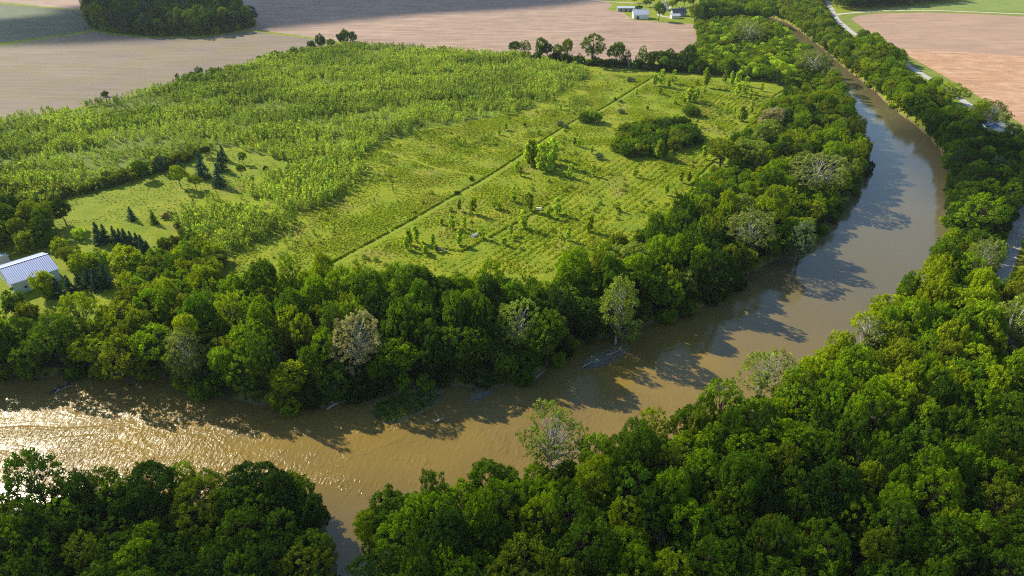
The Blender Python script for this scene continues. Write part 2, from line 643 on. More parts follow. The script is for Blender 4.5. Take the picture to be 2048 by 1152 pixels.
PATHM = ground_mat("mown_path_grass", [(.22, .28, .012), (.25, .28, .018), (.17, .23, .012), (.12, .17, .01)], (.05, .3, 2.0), bump=.06)

f_far = [(1376, 130), (1330, 124), (1200, 118), (1100, 112), (1030, 108), (900, 101), (760, 92), (700, 86), (640, 77), (560, 66), (500, 58), (400, 40), (185, 22), (0, 4), (-300, -22), (-500, -60), (500, -70), (1180, -14), (1228, 12), (1248, 26), (1265, 40), (1345, 46), (1386, 48), (1396, 72), (1386, 100)]
sheet("field", densify(WP(f_far), 14), FIELD_PINK, .02, "wide pinkish tilled field behind the sapling meadow, faint furrow rows", jag=.8, per=1)
f_left = [(190, 64), (240, 72), (310, 77), (400, 76), (500, 62), (640, 80), (690, 90), (640, 96), (560, 112), (480, 132), (430, 146), (350, 167), (230, 199), (130, 220), (0, 239), (-200, 282), (-600, 350), (-600, 210), (-300, 148), (0, 92), (120, 73)]
sheet("field", densify(WP(f_left), 10), FIELD_GREY, .024, "grey brown stubble field in front of the dark square wood", jag=1.2, per=1)
f_lg = [(-300, -14), (0, 8), (170, 22), (186, 60), (120, 69), (0, 86), (-300, 142), (-600, 200), (-600, -20)]
sheet("field", densify(WP(f_lg), 14), FIELD_GREEN, .028, "grey green young crop field beside the dark square wood", jag=.8, per=1)
f_r1 = [(1702, 38), (1716, 31), (1760, 27), (1850, 25), (1950, 28), (2048, 33), (2500, 52), (2500, 135), (2048, 112), (1900, 103), (1790, 97), (1745, 70)]
sheet("field", densify(WP(f_r1), 8), FIELD_R1, .02, "smooth pinkish tilled field in the bend of the lane and the road", jag=.5, per=1)
f_r2 = [(1790, 97), (1900, 103), (2048, 112), (2500, 135), (2700, 560), (2300, 400), (2048, 252), (1992, 212), (1935, 180), (1870, 142), (1820, 113)]
sheet("field", densify(WP(f_r2), 8), FIELD_R2, .02, "rust and tan tilled field with pale streaks beside the river road", jag=.6, per=1)
verge = [(1672, 30), (1690, 23), (1800, 16), (2048, 22), (2600, 40), (2700, 600), (2300, 470), (2048, 300), (1995, 262), (1930, 208), (1850, 158), (1800, 124), (1740, 88), (1700, 62), (1680, 46)]
sheet("verge", densify(WP(verge), 8), VERGE, .008, "yellow green grass verge between the river road and the tilled field", jag=1.0, per=1)
past = [(1700, 20), (1800, 14), (1900, 6), (2048, -12), (2400, -40), (2400, 36), (2048, 22), (1900, 20), (1800, 20)]
sheet("pasture", densify(WP(past), 12), FARGRASS, .012, "bright green pasture beyond the pale lane", jag=1.0, per=1)
farm_lawn = [(1222, 12), (1262, 8), (1330, 2), (1420, 2), (1400, 48), (1386, 47), (1345, 44), (1262, 39), (1256, 33), (1266, 25), (1240, 24), (1215, 20)]
sheet("lawn", densify(WP(farm_lawn), 8), LAWN, .032, "mown farmyard lawn round the far white farm buildings", jag=.6, per=1)
park = [(20, 428), (75, 418), (130, 402), (200, 385), (262, 366), (330, 345), (395, 318), (430, 302), (468, 299), (520, 312), (562, 326), (548, 340), (500, 358), (455, 372), (420, 392), (370, 415), (340, 436), (300, 446), (250, 452), (215, 440), (120, 450), (60, 445)]
sheet("lawn", densify(WP(park), 4), LAWN, .02, "sunlit mown clearing dotted with conifers inside the sapling plantation", jag=1.0, per=1)
yard = [(60, 480), (160, 470), (300, 470), (340, 500), (280, 560), (190, 600), (115, 632), (60, 640), (-60, 600), (-60, 500)]
sheet("lawn", densify(WP(yard), 5), LAWN, .024, "mown yard grass round the blue roofed barn", jag=1.0, per=1)
back_clr = [(1396, 42), (1440, 36), (1470, 44), (1460, 56), (1410, 54)]
sheet("lawn", densify(WP(back_clr), 8), LAWN, .028, "small grass clearing behind the far thicket", jag=.6, per=1)

mainp = WP([(640, 545), (675, 524), (750, 484), (830, 440), (900, 399), (960, 366), (1020, 328), (1062, 300), (1100, 274), (1128, 256), (1160, 238), (1200, 222), (1240, 198), (1275, 176), (1312, 153)])
ribbon("path", mainp, 2.4, PATHM, .03, "straight mown grass path crossing the whole meadow diagonally", jag=.5)
lowp = WP([(880, 500), (901, 503), (925, 505), (948, 494), (971, 481), (985, 475), (1000, 466), (1017, 456), (1040, 445), (1070, 428), (1100, 408)])
ribbon("path", lowp, 1.2, PATHM, .034, "crooked mown grass path past the white picnic table", jag=.2)
rimp = WP([(1330, 440), (1352, 416), (1385, 385), (1400, 352), (1440, 315), (1464, 287), (1488, 267), (1510, 241), (1542, 206), (1551, 192), (1580, 176)])
ribbon("path", rimp, 1.3, PATHM, .038, "mown grass path along the edge of the riverside trees", jag=.2)
crossp = WP([(700, 290), (760, 300), (820, 318), (870, 336), (920, 345), (965, 352)])
ribbon("path", crossp, 1.0, PATHM, .042, "faint curved mown path joining the diagonal path", jag=.2)
bendp = WP([(1312, 153), (1400, 158), (1480, 168), (1551, 185)])
ribbon("path", bendp, 1.4, PATHM, .046, "mown path in front of the dark wood at the end of the meadow", jag=.2)

roadl = WP([(1628, -60), (1642, -25), (1653, 0), (1663, 18), (1674, 38), (1690, 53), (1708, 67), (1735, 83), (1762, 98), (1792, 116), (1820, 134), (1853, 154), (1891, 178), (1941, 212), (1990, 246), (2040, 290), (2072, 340), (2070, 395), (2043, 432), (2030, 480), (2008, 545), (2016, 585), (2060, 650), (2110, 820), (2260, 950)])
road = ribbon("road", roadl, 4.9, ROADM, .06, "pale grey country road following the river, dipping behind the trees", jag=.02)
lane = WP([(1672, 30), (1690, 27), (1760, 22), (1830, 21), (1900, 22), (2048, 28), (2500, 44)])
ribbon("road", lane, 5.0, DIRT, .05, "pale gravel lane leaving the river road past the tilled field")
flane = WP([(900, -20), (1100, -6), (1200, 2), (1265, 6), (1310, 9), (1340, 12), (1330, 20), (1318, 30), (1335, 34), (1350, 36)])
ribbon("road", flane, 4.5, DIRT, .054, "pale gravel farm drive running to the far farmstead")
drive = WP([(-90, 520), (-20, 522), (10, 530)])
ribbon("driveway", drive, 6, DIRT, .05, "pale gravel driveway beside the blue roofed barn")

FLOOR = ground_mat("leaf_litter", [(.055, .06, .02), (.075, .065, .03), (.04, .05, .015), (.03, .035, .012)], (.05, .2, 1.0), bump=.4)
def cloud(name, gx_, gy_, a, b, rot, c, dens, label, z=1200.0):
    """a lens of cloud high above; (gx_, gy_) is where its shadow falls"""
    k = z / math.tan(SUN_EL)
    import bmesh
    bm = bmesh.new()
    bmesh.ops.create_icosphere(bm, subdivisions=4, radius=1.0)
    for v in bm.verts:
        n_ = v.co.copy()
        w = 1 + .16 * math.sin(n_.x * 5 + 1.3) * math.cos(n_.y * 4 - .7) + .10 * math.sin(n_.y * 9 + n_.x * 7)
        v.co = Vector((n_.x * a * w, n_.y * b * w, n_.z * c * (1 + .2 * math.sin(n_.x * 8))))
    me = bpy.data.meshes.new(name)
    bm.to_mesh(me)
    bm.free()
    m, nt_, out = mat_new("cloud_vapour")
    pv = N(nt_, "ShaderNodeVolumePrincipled", i={'Density': dens, 'Anisotropy': .3})
    nt_.links.new(pv.outputs[0], out.inputs['Volume'])
    me.materials.append(m)
    o = obj(name, me)
    o.location = (gx_ - math.sin(SUN_AZ) * k, gy_ + math.cos(SUN_AZ) * k, z)
    o.rotation_euler = (0, 0, rot)
    tag(o, label, kind="stuff")


cloud("cloud", -150, 850, 420, 112, R(27), 50, .05, "white cumulus drifting high over the far fields")
cloud("cloud", 20, 48, 330, 66, R(0), 26, .012, "thin unseen cloud added to dim the near forest")  # unseen cloud added to darken the foot of the view
cloud("cloud", 250, 325, 65, 75, R(0), 26, .02, "small white cloud high over the river bend")

# ------------------------------------------------------------------ plant meshes


def rand_dirs(n):
    v = RNG.normal(size=(n, 3))
    return v / np.linalg.norm(v, axis=1, keepdims=True)


def leaf_quads(P, NRM, size, asp=0.75):
    """rhombic leaf sprays centred at P facing NRM"""
    n = len(P)
    a = np.cross(NRM, rand_dirs(n))
    a /= np.linalg.norm(a, axis=1, keepdims=True) + 1e-9
    b = np.cross(NRM, a)
    s = (size * (0.6 + 0.8 * RNG.random(n)))[:, None]
    V = np.stack([P - a * s, P - b * s * asp, P + a * s * .9, P + b * s * asp], 1).reshape(-1, 3)
    Fq = np.arange(4 * n).reshape(n, 4)
    return V, Fq


def clump_cloud(C, CR, per, size, flat=0.75, up=0.35, inner=0.15):
    """C (k,3) clump centres with radii CR; leaves sit on the clumps' outer shells"""
    Ps, Ns, Ts = [], [], []
    for c, r in zip(C, CR):
        n = int(per * (r / np.mean(CR)) ** 2)
        d = rand_dirs(n)
        d[:, 2] = d[:, 2] * 0.9 + up * RNG.random(n)
        d /= np.linalg.norm(d, axis=1, keepdims=True)
        rr = r * (0.62 + 0.42 * RNG.random(n))
        k = int(n * inner)
        rr[:k] *= RNG.random(k)
        p = c + d * rr[:, None] * np.array([1, 1, flat]) * (1 + .55 * np.clip(d[:, 2:3], 0, 1) ** 2 * np.array([-.5, -.5, 1.0]))
        nn = d * 0.75 + rand_dirs(n) * 0.75
        nn /= np.linalg.norm(nn, axis=1, keepdims=True)
        ct = 0.72 + 0.56 * RNG.random()
        Ps.append(p); Ns.append(nn)
        Ts.append(ct * (0.8 + 0.45 * RNG.random(n)) )
    P, NN, T = np.vstack(Ps), np.vstack(Ns), np.concatenate(Ts)
    V, Fq = leaf_quads(P, NN, size)
    return V, Fq, T


def shell_points(n, rx, rz, zc, lo=-0.45, gap=0.0, wob=0.25, seed=0):
    """spread clump centres over an uneven egg-shaped shell"""
    g = np.random.default_rng(seed)
    pts = []
    tries = 0
    lob = g.normal(size=(6, 3))
    lob /= np.linalg.norm(lob, axis=1, keepdims=True)
    amp = g.uniform(-wob, wob, 6)
    while len(pts) < n and tries < 6000:
        tries += 1
        d = g.normal(size=3)
        d /= np.linalg.norm(d)
        if d[2] < lo:
            continue
        w = 1 + sum(a * max(0, float(d @ l)) ** 2 for a, l in zip(amp, lob))
        q = g.uniform(0.72, 0.95) if g.random() < .8 else g.uniform(.3, .7)
        p = np.array([d[0] * rx * w * q, d[1] * rx * w * q, zc + d[2] * rz * w * q])
        if all(np.linalg.norm(p - o) > gap for o in pts):
            pts.append(p)
    return np.array(pts)


def dome_points(n, rx, rz, zc, lo, gap, wob, seed):
    """clump centres over a crown made of several overlapping domes of unequal size"""
    g = np.random.default_rng(seed)
    D = []
    k = int(4 + wob * 6)
    for i in range(k):
        a = i * 2 * math.pi / k + g.uniform(-.5, .5)
        q = g.uniform(.35, .62) if i else 0.1
        s_ = g.uniform(.42, .62) if i else .68
        D.append((np.array([math.cos(a) * rx * q, math.sin(a) * rx * q, zc + rz * (g.uniform(-.45, .38) if i else .18 + .2 * g.random())]), s_))
    pts, tries = [], 0
    while len(pts) < n and tries < 9000:
        tries += 1
        c, s_ = D[g.integers(0, k)]
        d = g.normal(size=3)
        d /= np.linalg.norm(d)
        if d[2] < lo:
            continue
        p = c + d * np.array([rx, rx, rz * .85]) * s_ * g.uniform(.84, 1.16)
        if any(np.linalg.norm((p - c2) / (np.array([rx, rx, rz * .85]) * s2)) < .72 for c2, s2 in D):
            continue
        if all(np.linalg.norm(p - o) > gap for o in pts):
            pts.append(p)
    return np.array(pts)


def limbs_mesh(C, H, r0, zc, nl=9, mat=BARK, name="trunk", reach=0.85, seed=0, fork=0.35, sides=7):
    g = random.Random(seed)
    mb = MB()
    bend = [(0, 0, -0.6)]
    zt = zc * 1.15
    for k in range(1, 5):
        f = k / 4
        bend.append((g.uniform(-.25, .25) * f * 2, g.uniform(-.25, .25) * f * 2, zt * f))
    mb.tube(bend, [r0 * 1.25, r0 * .9, r0 * .75, r0 * .5, r0 * .22], sides)
    idx = list(range(len(C)))
    g.shuffle(idx)
    for i in idx[:nl]:
        c = C[i] * np.array([reach, reach, 1.0])
        f = g.uniform(fork, .85)
        k = min(3, int(f * 4))
        t = f * 4 - k
        s = np.array(bend[k]) * (1 - t) + np.array(bend[k + 1]) * t
        if s[2] > c[2] - .5:
            s = np.array(bend[1])
        mid = (s + c) / 2 + np.array([0, 0, (c[2] - s[2]) * .12]) + np.array([g.uniform(-.4, .4), g.uniform(-.4, .4), 0])
        e = c
        mb.tube([s, mid, e], [r0 * .42, r0 * .27, r0 * .08], 5)
        # two twigs
        for _ in range(2):
            q = mid + (np.array(e) - mid) * g.uniform(.1, .6)
            w = q + np.array([g.uniform(-1.6, 1.6), g.uniform(-1.6, 1.6), g.uniform(.5, 1.8)])
            mb.tube([q, w], [r0 * .13, r0 * .05], 4)
    return mesh(name, mb.v, mb.f, mat)


PROTO = {}


def proto_tree(key, H, rx, nclump, cr, per, size, zc=None, rz=None, trunk=BARK, tr=.32, lo=-.45, gap=1.2, nl=9, wob=.3, seed=1, flat=.9, inner=.12, nd=True):
    rz = rz or rx
    zc = zc or H - rz
    C = dome_points(nclump, rx - cr * .5, rz - cr * .4, zc, lo, gap, wob, seed) if nd else shell_points(nclump, rx - cr * .6, rz - cr * .5, zc, lo, gap, wob, seed)
    CR = cr * (0.7 + .6 * RNG.random(len(C)))
    V, Fq, T = clump_cloud(C, CR, per, size, flat, inner=inner)
    PROTO[key] = dict(crown=mesh("crown", V, Fq, LEAF, T), trunk=limbs_mesh(C, H, tr, zc, nl, trunk, seed=seed), H=H, R=rx, n=len(V) // 4)
    return V, Fq, T


# tall forest trees (metres as built; copies are scaled)
proto_tree('round1', 18, 6.0, 120, .86, 62, .25, zc=10.6, rz=7.0, seed=11, gap=1.15, lo=-.7, wob=.2)
proto_tree('round2', 18, 6.0, 96, .98, 78, .26, zc=10.6, rz=7.2, seed=12, gap=1.3, wob=.35, lo=-.7)
proto_tree('round3', 18, 6.0, 170, .70, 44, .23, zc=10.6, rz=7.0, seed=13, gap=.95, wob=.2, lo=-.7)
proto_tree('oval1', 20, 4.8, 120, .78, 58, .24, zc=10.8, rz=8.8, seed=14, gap=1.05, wob=.35, lo=-.7)
proto_tree('oval2', 20, 4.6, 100, .82, 62, .24, zc=10.8, rz=8.9, seed=15, gap=1.15, wob=.5, lo=-.7)
proto_tree('broad1', 16, 7.4, 150, .88, 58, .26, zc=9.0, rz=6.6, seed=16, gap=1.2, wob=.4, lo=-.7)
proto_tree('broad2', 16, 7.2, 120, .96, 70, .27, zc=9.0, rz=6.6, seed=17, gap=1.35, wob=.55, lo=-.7)
proto_tree('ragged1', 18, 6.2, 85, .80, 58, .24, zc=11.0, rz=7.2, seed=18, gap=1.35, wob=.6, nl=28, inner=.1, lo=-.7)
proto_tree('ragged2', 18, 6.0, 75, .86, 62, .24, zc=10.8, rz=7.2, seed=19, gap=1.45, wob=.8, nl=26, inner=.1, lo=-.7)
proto_tree('feather1', 18, 5.8, 230, .52, 28, .21, zc=10.6, rz=7.2, seed=20, gap=.8, wob=.35, nl=16, lo=-.7)
proto_tree('feather2', 19, 5.4, 200, .55, 30, .21, zc=11.0, rz=8.0, seed=21, gap=.85, wob=.5, nl=18, lo=-.7)
# sycamores: pale limbs show through thin leafage
proto_tree('syc1', 19, 6.6, 150, .62, 22, .22, zc=12.2, rz=6.8, seed=22, gap=.85, wob=.55, nl=60, trunk=BARKW, tr=.34, inner=.05)
proto_tree('syc2', 20, 5.2, 250, .6, 26, .22, zc=10.4, rz=9.4, seed=23, gap=.8, lo=-.85, wob=.7, nl=40, trunk=BARKW, tr=.28, inner=.05)
proto_tree('syc3', 19, 6.2, 210, .56, 26, .21, zc=10.4, rz=8.4, seed=24, gap=.95, lo=-.8, wob=.85, nl=44, trunk=BARKW, tr=.28, inner=.05)
# small and shrubby
proto_tree('bush1', 5, 2.6, 40, .62, 52, .19, zc=2.3, rz=2.6, seed=31, gap=.55, tr=.10, lo=-.9, nl=6, nd=False)
proto_tree('bush2', 5, 2.8, 34, .7, 58, .20, zc=2.2, rz=2.6, seed=32, gap=.6, tr=.10, lo=-.9, nl=6, wob=.6, nd=False)
proto_tree('bush3', 5, 2.5, 60, .48, 34, .17, zc=2.3, rz=2.6, seed=33, gap=.45, tr=.09, lo=-.9, nl=6, nd=False)
proto_tree('dome1', 7, 4.0, 90, .75, 52, .22, zc=3.1, rz=3.8, seed=35, gap=.75, tr=.14, lo=-.9, nl=8, wob=.3)
proto_tree('dome2', 7, 4.0, 70, .85, 60, .23, zc=3.1, rz=3.8, seed=36, gap=.85, tr=.14, lo=-.9, nl=8, wob=.6)
proto_tree('dome3', 8, 3.2, 80, .65, 46, .21, zc=3.8, rz=4.2, seed=37, gap=.7, tr=.14, lo=-.9, nl=8, wob=.5)
for k_, sd_ in (('pop1', 41), ('pop2', 42), ('pop3', 43)):
    proto_tree(k_, 8, 1.35, 38, .44, 40, .25, zc=4.2, rz=4.1, seed=sd_, gap=.5, tr=.09, lo=-.95, nl=8, wob=.5, inner=.1, nd=False)


def conifer(key, H, Rr, seed):
    g = np.random.default_rng(seed)
    Ps, Ns = [], []
    z = .6
    while z < H:
        f = 1 - z / H
        r = Rr * (f ** .85) + .08
        nb = int(5 + 9 * f)
        for b in range(nb):
            a = g.uniform(0, 2 * math.pi)
            L = r * g.uniform(.8, 1.08)
            k = int(8 + 20 * L / Rr)
            t = g.random(k) ** .6
            p = np.stack([np.cos(a) * L * t, np.sin(a) * L * t, z - .22 * L * t + .05], 1)
            p += g.normal(size=p.shape) * .10
            n = np.stack([np.cos(a) * np.ones(k) * .5, np.sin(a) * np.ones(k) * .5, np.ones(k) * .8], 1) + g.normal(size=(k, 3)) * .35
            Ps.append(p)
            Ns.append(n / np.linalg.norm(n, axis=1, keepdims=True))
        z += .38
    P, NN = np.vstack(Ps), np.vstack(Ns)
    V, Fq = leaf_quads(P, NN, .17, .55)
    mb = MB().tube([(0, 0, -.4), (0, 0, H * .5), (0, 0, H * .96)], [.16, .1, .02], 6)
    PROTO[key] = dict(crown=mesh("crown", V, Fq, LEAF, .75 + .5 * g.random(len(P))), trunk=mesh("trunk", mb.v, mb.f, BARK), H=H, R=Rr, n=len(P))


conifer('spruce1', 8, 2.3, 51)
conifer('spruce2', 8, 1.9, 52)


def bare_tree(key, H, seed):
    g = random.Random(seed)
    mb = MB()

    def grow(p, d, L, r, lev):
        q = p + d * L * .5 + Vector((g.uniform(-.1, .1), g.uniform(-.1, .1), 0)) * L
        e = q + (d + Vector((g.uniform(-.25, .25), g.uniform(-.25, .25), g.uniform(-.05, .15)))).normalized() * L * .5
        mb.tube([p, q, e], [r, r * .8, r * .55], 5 if lev < 2 else 4)
        if lev < 4:
            for _ in range(3 if lev < 3 else 4):
                nd = (d + Vector((g.uniform(-.9, .9), g.uniform(-.9, .9), g.uniform(-.1, .6)))).normalized()
                grow(e if g.random() < .6 else q, nd, L * g.uniform(.55, .75), r * .5, lev + 1)
    grow(Vector((0, 0, -.5)), Vector((0, 0, 1)), H * .38, .28, 0)
    PROTO[key] = dict(crown=None, trunk=mesh("trunk", mb.v, mb.f, BARKG), H=H, R=5.0, n=0)


bare_tree('bare1', 15, 5)
bare_tree('bare2', 13, 9)

# ------------------------------------------------------------------ palettes (leaf albedo)
DARK, MID, BRIGHT = (.040, .088, .009), (.090, .165, .008), (.172, .275, .006)
YELL, OLIVE, TAN = (.240, .305, .006), (.160, .200, .010), (.205, .240, .060)
PALE, PINK, BLUE = (.205, .270, .038), (.31, .285, .14), (.045, .105, .060)
LIME, GREY = (.42, .55, .035), (.13, .19, .09)
TONE = {'dark green': DARK, 'mid green': MID, 'bright green': BRIGHT, 'yellow green': YELL, 'olive': OLIVE, 'tan': TAN, 'pale green': PALE,
        'pinkish tan': PINK, 'blue green': BLUE, 'lime green': LIME, 'grey green': GREY}


def jitter(c, a=.12):
    k = 1 + random.uniform(-a, a)
    return tuple(max(0, x * k * (1 + random.uniform(-a, a) * .3)) for x in c)


TREES = []     # every tree of the place, before it is decided which stand alone


def add_tree(x, y, H, Rr, shape, tone, name="broadleaf_tree", label=None, region="", cat="tree", group=None, z=0.0, prio=0, jit=.12, lean=0.0):
    TREES.append(dict(x=x, y=y, z=z, H=H, R=Rr, shape=shape, tone=tone, col=jitter(TONE[tone], jit), name=name, label=label,
                      region=region, cat=cat, group=group, prio=prio, rz=random.uniform(0, 6.28), lean=lean))


def gz(x, y):
    """ground level at one place"""
    a = np.array([x]), np.array([y])
    return float(terrain_h(*a)[0]) if (-255 < x < 340 and 35 < y < 750) else 0.0


FULL = ['round1', 'round2', 'round3', 'oval1', 'oval2', 'broad1', 'broad2', 'feather1', 'feather2', 'feather1', 'feather2', 'ragged1', 'ragged2', 'ragged1', 'ragged2']


def special(px, py, rpx, H, shape, tone, label, name="broadleaf_tree", zc=.62, cat="tree", Rr=None, group=None, lean=0.0, jit=.04):
    """a tree whose crown's middle is seen at px, py"""
    x, y = W(px, py, H * zc)
    r = Rr or rpx / F * ZD(x, y, H * zc)
    add_tree(x, y, H, r, shape, tone, name, label, cat=cat, group=group, z=gz(x, y), prio=3, jit=jit, lean=lean)
    return x, y, r


SPEC = [
    (1105, 852, 74, 21, 'syc1', 'pale green', "sycamore with bare white limbs and thin leaves standing over the bend of the river", "sycamore_tree"),
    (1536, 722, 50, 20, 'syc1', 'pale green', "sparse pale yellow sycamore leaning over the water where the river widens", "sycamore_tree"),
    (60, 945, 50, 20, 'ragged2', 'mid green', "tall open-crowned tree alone against the glittering ripples", "broadleaf_tree"),
    (400, 1000, 62, 15, 'feather1', 'olive', "broad olive yellow round tree on the near bank before the ripples", "broadleaf_tree"),
    (305, 980, 56, 15, 'round3', 'dark green', "dark dense tree on the near bank behind the olive round tree", "broadleaf_tree"),
    (1186, 963, 46, 18, 'round3', 'yellow green', "neat round yellow green crown in front of the white-limbed sycamore", "broadleaf_tree"),
    (1312, 842, 34, 17, 'feather2', 'yellow green', "yellow green tree at the near water's edge roadward of the white-limbed sycamore", "broadleaf_tree"),
    (715, 672, 52, 22, 'syc3', 'pinkish tan', "tall sycamore with tan pinkish leaves towering over the grassy island", "sycamore_tree"),
    (1040, 640, 50, 19, 'syc3', 'pale green', "sycamore with a pale olive top behind the driftwood bar", "sycamore_tree"),
    (1240, 592, 42, 24, 'syc2', 'pale green', "tall narrow pale sycamore between the two dark green trees on the far bank", "sycamore_tree"),
    (1640, 338, 62, 21, 'syc3', 'tan', "broad brownish sycamore beside the blue reach of the river", "sycamore_tree"),
    (1502, 452, 50, 21, 'syc3', 'tan', "grey tan sycamore above the shaded bank of the wide reach", "sycamore_tree"),
    (228, 685, 44, 20, 'feather1', 'olive', "olive gold tree on the far bank below the lower spruces", "broadleaf_tree"),
    (368, 690, 40, 20, 'syc2', 'tan', "pale tan sycamore among yellow green trees on the far bank", "sycamore_tree"),
    (1630, 118, 36, 20, 'syc3', 'tan', "grey tan sycamore on the bank beside the sandy spit", "sycamore_tree"),
    (1500, 55, 38, 22, 'syc3', 'pale green', "pale olive sycamore crowning the far thicket", "sycamore_tree"),
    (1742, 655, 44, 19, 'syc1', 'yellow green', "thin yellow green sycamore showing white limbs on the near bank of the wide reach", "sycamore_tree"),
    (2032, 640, 52, 22, 'syc2', 'pale green', "tall pale sycamore beside the sunlit gap of the road", "sycamore_tree"),
    (1972, 510, 32, 20, 'syc3', 'tan', "tan-topped sycamore by the gap that shows the road", "sycamore_tree"),
    (1535, 262, 34, 15, 'round3', 'pale green', "pale flowering tree at the upper edge of the riverside trees", "broadleaf_tree"),
    (1545, 235, 28, 15, 'round3', 'pinkish tan', "pinkish blossoming tree beside the mown path's upper end", "broadleaf_tree"),
    (1505, 305, 36, 16, 'round3', 'pale green', "creamy blossoming tree behind the brownish sycamore", "broadleaf_tree"),
    (1610, 460, 30, 19, 'feather2', 'grey green', "grey green willowy tree over the shaded reach", "broadleaf_tree"),
    (1445, 300, 40, 15, 'round3', 'olive', "olive tree crowding onto the mown rim path", "broadleaf_tree"),
    (1968, 425, 46, 19, 'ragged1', 'bright green', "large bright green tree between the river and the road gap", "broadleaf_tree"),
    (1905, 180, 30, 15, 'feather1', 'yellow green', "yellow green tree on the river side of the road, before the tilled field", "broadleaf_tree"),
    (1985, 226, 34, 17, 'syc1', 'olive', "thin grey sycamore leaning over the blue roofed house", "sycamore_tree"),
    (1545, 700, 1, 1, None, None, None, None),
]
SPX = []
FRONT = []
for s in SPEC:
    if s[4] is None:
        continue
    x, y, r = special(s[0], s[1], s[2], s[3], s[4], s[5], s[6], s[7])
    SPX.append((x, y, r))
    FRONT.append((s[0], s[1], s[2], y))
for (px, py, h, k, lb) in [(1672, 160, 15, 'bare1', "white leafless tree on the far bank at the neck of the river"), (1655, 148, 12, 'bare2', "smaller white leafless tree beside the bleached one at the river neck"),
                           (1822, 815, 13, 'bare2', "grey leafless tree poking through the near forest below the brownish tangle"), (1560, 1050, 13, 'bare1', "bleached dead snag in a dark gap of the near forest"),
                           (1975, 1060, 15, 'bare2', "pale dead tree leaning in the near forest below the road gap"), (1330, 1075, 13, 'bare2', "grey snag in the near forest below the round yellow green crown"), (1720, 930, 14, 'bare1', "bare limbed tree rising in the middle of the near forest"), (560, 720, 12, 'bare2', "grey dead tree over the far waterline beside the tan-leaved sycamore"),
                           (1260, 115, 14, 'bare2', "thin dead snag in the hedgerow beside the tallest hedgerow tree")]:
    x, y = W(px, py, h * .6)
    add_tree(x, y, h if 'thin' not in lb else 11, 3.2 if h < 14 else 4.5, k, 'tan', "dead_tree", lb, cat="dead tree", prio=3, z=gz(x, y))
    if k:
        SPX.append((x, y, 2.5))

SEEN_ROAD = [[(1646, 0), (1663, 18), (1674, 38), (1690, 53), (1712, 70)], [(1815, 131), (1858, 157)], [(1884, 174), (1945, 214)], [(2042, 425), (2030, 480), (2008, 545)]]


def hides_road(x, y, H, r):
    for zf in (.3, .6, .8):
        cx, cy = PX(x, y, H * zf)
        m = r * F / ZD(x, y, H * zf)
        for sg in SEEN_ROAD:
            if float(dist_line(sg, np.array([cx]), np.array([cy]))[0]) < m * .85 + 2:
                return True
    return False


# ---- things in the way of random trees
CLEAR = []   # (polyline, halfwidth)
CLEAR.append((smooth(roadl, 3), 5.2))
PTS = []


def ok(x, y, r, sep):
    for (a, b, c) in PTS:
        if abs(a - x) < 14 and abs(b - y) < 14 and math.hypot(a - x, b - y) < (r + c) * sep:
            return False
    return True


def fill(poly_px, spacing, Hr, Rr, tones, region, shapes=None, z=0.0, edge=0.0, sep=.57, n_try=70, group=None, clear_river=2.5, name="broadleaf_tree", label=None, cat="tree", roadgap=True, top=0.0, avoid=None, tonemap=None):
    """poly_px: outline of where the trunks stand (ground pixels)"""
    P = WP(poly_px, z)
    lo, hi = P.min(0), P.max(0)
    A = 0.5 * abs(sum(P[i][0] * P[(i + 1) % len(P)][1] - P[(i + 1) % len(P)][0] * P[i][1] for i in range(len(P))))
    want = int(A / (spacing ** 2 * .8)) * n_try
    X = RNG.uniform(lo[0], hi[0], want)
    Y = RNG.uniform(lo[1], hi[1], want)
    ins = inside(P, X, Y)
    X, Y = X[ins], Y[ins]
    sd = river_sd(X, Y)
    k = sd > clear_river
    X, Y, sd = X[k], Y[k], sd[k]
    if roadgap:
        dr = dist_line(CLEAR[0][0], X, Y)
        k = dr > CLEAR[0][1]
        X, Y, sd = X[k], Y[k], sd[k]
    n = 0
    tn = vnoise(X, Y, 24, 5)
    for x, y, s, t in zip(X, Y, sd, tn):
        H = random.uniform(*Hr)
        r = random.uniform(*Rr)
        if avoid is not None and avoid(x, y):
            continue
        cx_, cy_ = PX(x, y, H * .62)
        if 662 < cx_ < 704 and cy_ > 985:
            continue
        if cx_ > 1600 and hides_road(x, y, H, r):
            H, r = H * .5, r * .62
            if hides_road(x, y, H, r):
                continue
        for (qx, qy, qr, qw) in FRONT:
            if abs(cx_ - qx) < qr * 1.0 and qy - qr * .3 < cy_ < qy + qr * 1.7 and y < qw:
                H *= .55
                r *= .8
                break
        if region == "far bank belt" and y > 240:
            H *= .78
            r *= .85
            if s < r * .75:
                continue
        if not ok(x, y, r, sep):
            continue
        if any(math.hypot(a - x, b - y) < (c + r) * .6 for a, b, c in SPX):
            continue
        if tonemap:
            tone = tonemap(x, y, t)
        else:
            w = [q[1] for q in tones]
            tone = random.choices([q[0] for q in tones], w)[0]
        PTS.append((x, y, r))
        add_tree(x, y, H, r, random.choice(shapes or FULL), tone, name, label, region, cat, group, z=gz(x, y) if s < 8 else 0.0)
        n += 1
    return n


fs = [('mid green', 5), ('dark green', 2), ('bright green', 4), ('yellow green', 1.2), ('olive', 1.2), ('grey green', .2)]


def tm_south(x, y, t):
    px, py = PX(x, y, 12)
    r = random.random()
    if px < 640:
        return random.choices(['dark green', 'mid green', 'bright green', 'olive'], [3.5, 4, 1.5, 1.2])[0]
    if py < 800 and px > 1500:
        return random.choices(['bright green', 'yellow green', 'mid green', 'olive'], [4, 4, 2, 1.2])[0]
    return random.choices(['mid green', 'bright green', 'yellow green', 'olive', 'dark green'], [4.5, 3.5, 1.0, 1.2, 1.0])[0]


